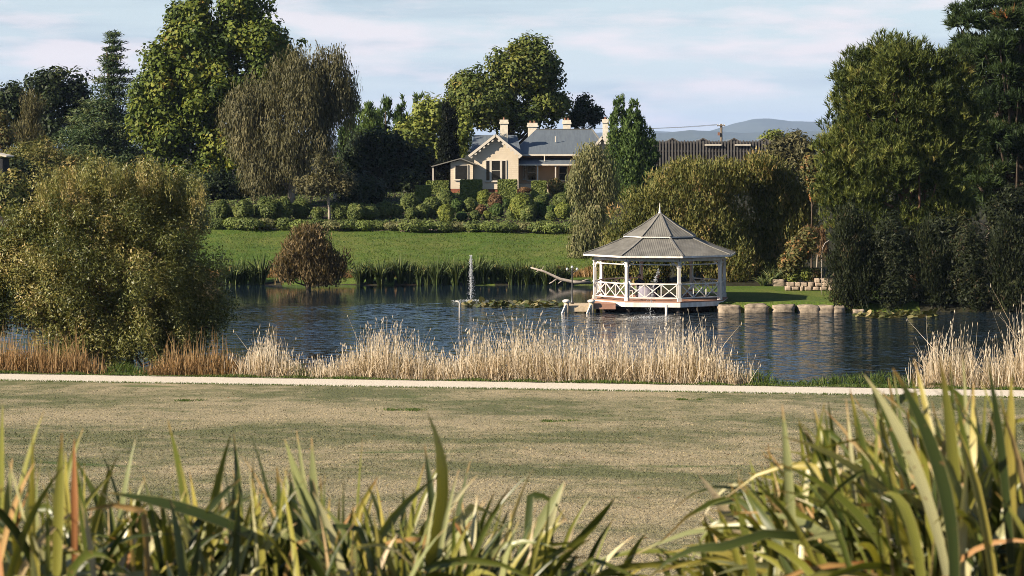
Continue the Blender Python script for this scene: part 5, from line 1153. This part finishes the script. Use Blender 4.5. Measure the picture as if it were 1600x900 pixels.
M['flax_green'] = flaxmat('flax_leaf_green', [(0, (.024, .038, .009)), (.35, (.070, .088, .015)), (.65, (.15, .155, .026)), (.85, (.24, .22, .044)), (1, (.32, .26, .06))], (.22, .12, .035))
M['flax_dead'] = flaxmat('flax_leaf_dead', [(0, (.26, .10, .03)), (.2, (.34, .19, .06)), (.5, (.40, .29, .15)), (1, (.54, .44, .31))], (.20, .10, .05), .6)
M['flax_pale'] = flaxmat('flax_leaf_pale', [(0, (.19, .21, .09)), (.5, (.31, .31, .15)), (1, (.46, .42, .26))], (.40, .24, .12), .35)
def leaf(parent, org, b, m_, e, w_, mat, fold=.28, droop=None, face=None):
    """one strap leaf through base b, knee m_, tip e; V-folded along its midrib; droop: extra point after a snapped tip"""
    ctrl = [np.asarray(q, float) for q in ((b, m_, e) if droop is None else (b, m_, e, droop))]
    sg = 9; pts = []
    if droop is None:
        for q in np.linspace(0, 1, sg + 1): pts.append(ctrl[0] * (1 - q) ** 2 + 2 * ctrl[1] * q * (1 - q) + ctrl[2] * q * q)
    else:
        for q in np.linspace(0, .9, 6): pts.append(ctrl[0] * (1 - q) ** 2 + 2 * ctrl[1] * q * (1 - q) + ctrl[2] * q * q)
        k = pts[-1]
        for q in (.12, .35, .65, 1.0): pts.append(k + (ctrl[3] - k) * q + np.array([0, 0, .03 * math.sin(q * 3.1)]))
    pts = np.array(pts); n = len(pts); d = unit(np.gradient(pts, axis=0))
    fc = np.array([0., -1, .25]) if face is None else face
    s = unit(np.cross(d, fc[None])); nr = np.cross(s, d); q = np.linspace(0, 1, n)
    tw_ = R.normal(0, .5) * q[:, None]; s = unit(s * np.cos(tw_) + nr * np.sin(tw_)); nr = np.cross(s, d)
    wv = w_ * np.clip((1 - q) * 3.0, .03, 1) ** .7 * (.75 + .25 * np.sin(q * 3.1)); jit = 1 + R.normal(0, .04, n)
    hw = (wv * jit / 2)[:, None]
    L_ = pts - s * hw + nr * hw * fold; C_ = pts; R_ = pts + s * hw + nr * hw * fold
    v = np.stack([L_, C_, R_], 1).reshape(-1, 3) - org
    f = [];
    for i in range(n - 1):
        a = i * 3; f += [(a, a + 1, a + 4, a + 3), (a + 1, a + 2, a + 5, a + 4)]
    return mesh('leaf', v, f, mat, parent, {'along': np.repeat(q, 3), 'across': np.tile([0., .5, 1.], n)}, smooth=True)
def top_env(px):
    """photo row the leaf tips reach, by column"""
    return np.interp(px, [-200, 0, 60, 200, 300, 450, 600, 700, 800, 900, 1000, 1060, 1090, 1150, 1230, 1320, 1400, 1500, 1600, 1800], [630, 655, 670, 732, 725, 716, 732, 735, 765, 800, 868, 905, 830, 758, 685, 632, 585, 575, 580, 575])
# raised bed below the frame that carries the flax
gy = np.linspace(2.2, 19, 40); gx = np.linspace(-9, 9, 46); GY, GX = np.meshgrid(gy, gx, indexing='ij')
def zbed(X, Y): return np.maximum(np.interp(Y, [2.2, 4.2, 5.0, 19, 30], [8.1, 8.85, 8.90, 6.30, 4.3]) + .03 * np.sin(X * 2.1 + Y), -5)
GZ = np.maximum(zbed(GX, GY), znear(GX, GY) - .3)
struct('planting_bed', np.stack([GX, GY, GZ], -1).reshape(-1, 3), grid_faces(*GX.shape), M['soil'], smooth=True)
def flax(px, Yk, nl, label, dead=.10, pale=.12, wid=.026, lean=0.0, spl=.52):
    X = (px - 800) / F * Yk; gz = float(zbed(X, Yk)) - .03; org = np.array([X, Yk, gz]); root = empty('flax_plant', org, label, 'flax plant', 'flax plants in the foreground')
    Hm = P(px, float(top_env(px)), Yk)[2] - gz
    for i in range(nl):
        th = abs(R.normal(0, spl)); az = R.uniform(0, 6.283)
        Lf = max(.20, Hm * (R.uniform(.46, .98) if R.random() < .82 else R.uniform(.85, 1.2))) * (1.0 - .08 * th)
        dx = math.sin(th) * math.cos(az) + lean * R.uniform(.3, 1.3); dy = math.sin(th) * math.sin(az) * .8
        d0 = unit(np.array([dx * .45, dy * .45, math.cos(th)])); d1 = unit(np.array([dx * 1.3, dy * 1.3, math.cos(min(1.5, th * 1.25))]))
        b = org + np.array([R.normal(0, .07), R.normal(0, .09), 0])
        drp = th ** 1.5 * Lf * R.uniform(.05, .5); mx_ = b + d0 * Lf * .62; e = b + d1 * Lf - np.array([0, 0, drp])
        py_ = HZ + (H - e[2]) / e[1] * F; cap = float(top_env(800 + e[0] / e[1] * F)) - (22 if px > 1050 else 45)
        if py_ < cap: sc_ = (HZ + (H - b[2]) / b[1] * F - cap) / max(1, HZ + (H - b[2]) / b[1] * F - py_); e = b + (e - b) * sc_; mx_ = b + (mx_ - b) * sc_
        if R.random() < .14: e = e + np.array([dx * .35, 0, -.35 * Lf]); mx_[2] += .06 * Lf
        q = R.random(); mat = M['flax_dead'] if q < dead else (M['flax_pale'] if q < dead + pale else M['flax_green'])
        dr = None
        if R.random() < .05: dr = e + np.array([R.choice([-1, 1]) * R.uniform(.05, .2), R.normal(0, .05), -R.uniform(.03, .2)])
        leaf(root, org, b, mx_, e, wid * R.uniform(.45, 1.2) * (.7 if q < dead else 1), mat, R.uniform(.1, .55), dr, unit(np.array([R.normal(0, .8), -1, R.normal(.2, .5)])))
    return root
LP = [(-45, 5.5), (25, 5.2), (85, 5.9), (150, 6.4), (205, 5.6), (265, 6.2), (330, 5.7), (390, 6.5), (450, 5.8), (510, 6.3), (570, 5.6), (630, 6.4), (690, 5.9), (750, 6.5), (810, 6.0), (870, 6.7)]
for i, (px, Yk) in enumerate(LP): flax(px, Yk, 104 if i < 13 else 60, '%s foreground flax from the left in the left-hand group' % ORD[i], .26 if i < 2 else .11, .16, .0195, .25 if px > 600 else (-.05 if px > 300 else 0), .72)
RP_ = [(1155, 6.7), (1185, 6.3), (1240, 5.8), (1290, 6.6), (1345, 5.6), (1400, 6.2), (1450, 5.3), (1500, 5.9), (1555, 5.3), (1610, 5.8), (1665, 5.4)]
for i, (px, Yk) in enumerate(RP_): flax(px, Yk, 66 if i < 3 else 104, '%s foreground flax from the left in the right-hand group' % ORD[i], .12, .13, .0195 if i < 4 else .0210, -.16 if i < 6 else -.10)
# a few leaves that stand out
fl = {round(o.location.x, 3): o for o in bpy.data.objects if o.name.startswith('flax_plant')}
def special(Yk, pts, w_, mat, fold=.2, face=(0., -1, .1)):
    q = [P(px, py, Yk) for px, py in pts]; o = min(fl.values(), key=lambda o_: abs(o_.location.x - q[0][0]) + abs(o_.location.y - Yk)); org = np.array(o.location)
    leaf(o, org, q[0], q[1], q[2], w_, M[mat], fold, None, unit(np.array(face)))
special(5.9, [(640, 960), (725, 770), (668, 645)], .036, 'flax_green', .1, (.5, -1, 0)); special(5.9, [(520, 900), (485, 800), (445, 686)], .038, 'flax_pale'); special(5.9, [(500, 880), (490, 790), (487, 684)], .020, 'flax_pale')
special(5.9, [(300, 900), (300, 790), (262, 655)], .024, 'flax_green'); special(5.5, [(1240, 900), (1235, 760), (1222, 632)], .020, 'flax_pale', .4); special(5.3, [(1440, 880), (1500, 800), (1522, 752)], .034, 'flax_dead', .2)
special(5.0, [(1490, 930), (1500, 740), (1395, 575)], .027, 'flax_green'); special(5.2, [(1500, 900), (1495, 720), (1468, 555)], .024, 'flax_green'); special(5.2, [(1580, 900), (1578, 740), (1580, 590)], .026, 'flax_green'); special(5.1, [(1480, 900), (1440, 700), (1350, 585)], .022, 'flax_pale')
special(6.0, [(1190, 900), (1140, 800), (1092, 742)], .022, 'flax_dead'); special(6.4, [(790, 900), (850, 810), (882, 752)], .024, 'flax_pale'); special(6.4, [(850, 900), (930, 820), (962, 776)], .022, 'flax_green'); special(5.6, [(390, 836), (300, 790), (170, 770)], .034, 'flax_green', .2, (0, -.6, .8))

# weeds, fallen leaves and blades on the far lawn
wv_, wf_, wt_ = [], [], []
spots = [(630, 643, 36), (877, 658, 26), (1075, 624, 20), (300, 628, 22)]
nb_ = 0
for (px, py, r_) in spots:
    Yk = hit(px, py, 15); n = 260 if r_ < 30 else 520; X = P(px, py, Yk)[0] + np.concatenate([R.normal(c_, .22, n // 5 + 1) for c_ in R.uniform(-.9, .9, 5)])[:n] * r_ * Yk / F; Y2 = Yk + np.concatenate([R.normal(c_, .3, n // 5 + 1) for c_ in R.uniform(-.8, .8, 5)])[:n] * r_ * Yk / F
    base = np.stack([X, Y2, znear(X, Y2) - .005], 1); hh = R.uniform(.03, .10, n)
    v, f, sg = blades(base, base + np.stack([R.normal(0, .5, n) * hh, R.normal(0, .5, n) * hh, hh], 1), .014 * R.uniform(.8, 1.6, n), 0 * base, 2)
    wv_.append(v); wf_.append(f + nb_); nb_ += len(v); wt_.append(np.repeat(np.clip(R.normal(.45, .2, n), 0, 1), sg))
tag(mesh('weed_tufts', np.vstack(wv_), np.vstack(wf_), LM['bankgrass'], None, {'tint': np.concatenate(wt_)}), 'scattered patches of lush green weeds in the dry near lawn', 'weeds', kind='stuff')
n = 260; Yk = 1 / R.uniform(1 / 98., 1 / 17., n); X = (R.uniform(0, 1600, n) - 800) / F * Yk; pn = np.stack([X, Yk, znear(X, Yk) + .012], 1); nr = unit(rsph(n) * .5 + np.array([0, 0, 1])); sz = np.clip(.0013 * Yk, .03, .09)
v, f = leafquads(pn, unit(np.cross(nr, rsph(n))), nr, sz * R.uniform(.7, 1.3, n), sz * .6); tag(mesh('fallen_leaves', v, f, LM['brown'], None, {'tint': R.random(n)}), 'dry brown leaves fallen on the near lawn', 'fallen leaves', kind='stuff')
n = 30000; X = R.uniform(-38, 9, n); Yk = R.uniform(185, 213, n); base = np.stack([X, Yk, zg(X, Yk) - .01], 1); hh = R.uniform(.04, .13, n) * (.5 + np.sin(X * .6 + np.sin(Yk * .8) * 2) ** 2); sd = unit(rsph(n) * [1, .3, 0]) * .035
tip = base + rsph(n) * [.06, .06, 0] + np.array([0, 0, 1]) * hh[:, None]; v = np.stack([base - sd, base + sd, tip], 1).reshape(-1, 3)
ok = (Yk - Ys(X)) < 28 - .10 * (X + 10); ok3 = np.repeat(ok, 3); v = v[ok3]
tag(mesh('far_grass', v, np.arange(len(v)).reshape(-1, 3), LM['bankgrass'], None, {'tint': np.clip(R.normal(.5, .2, int(ok.sum())), 0, 1)}), 'uneven green grass of the far lawn', 'grass', kind='stuff')
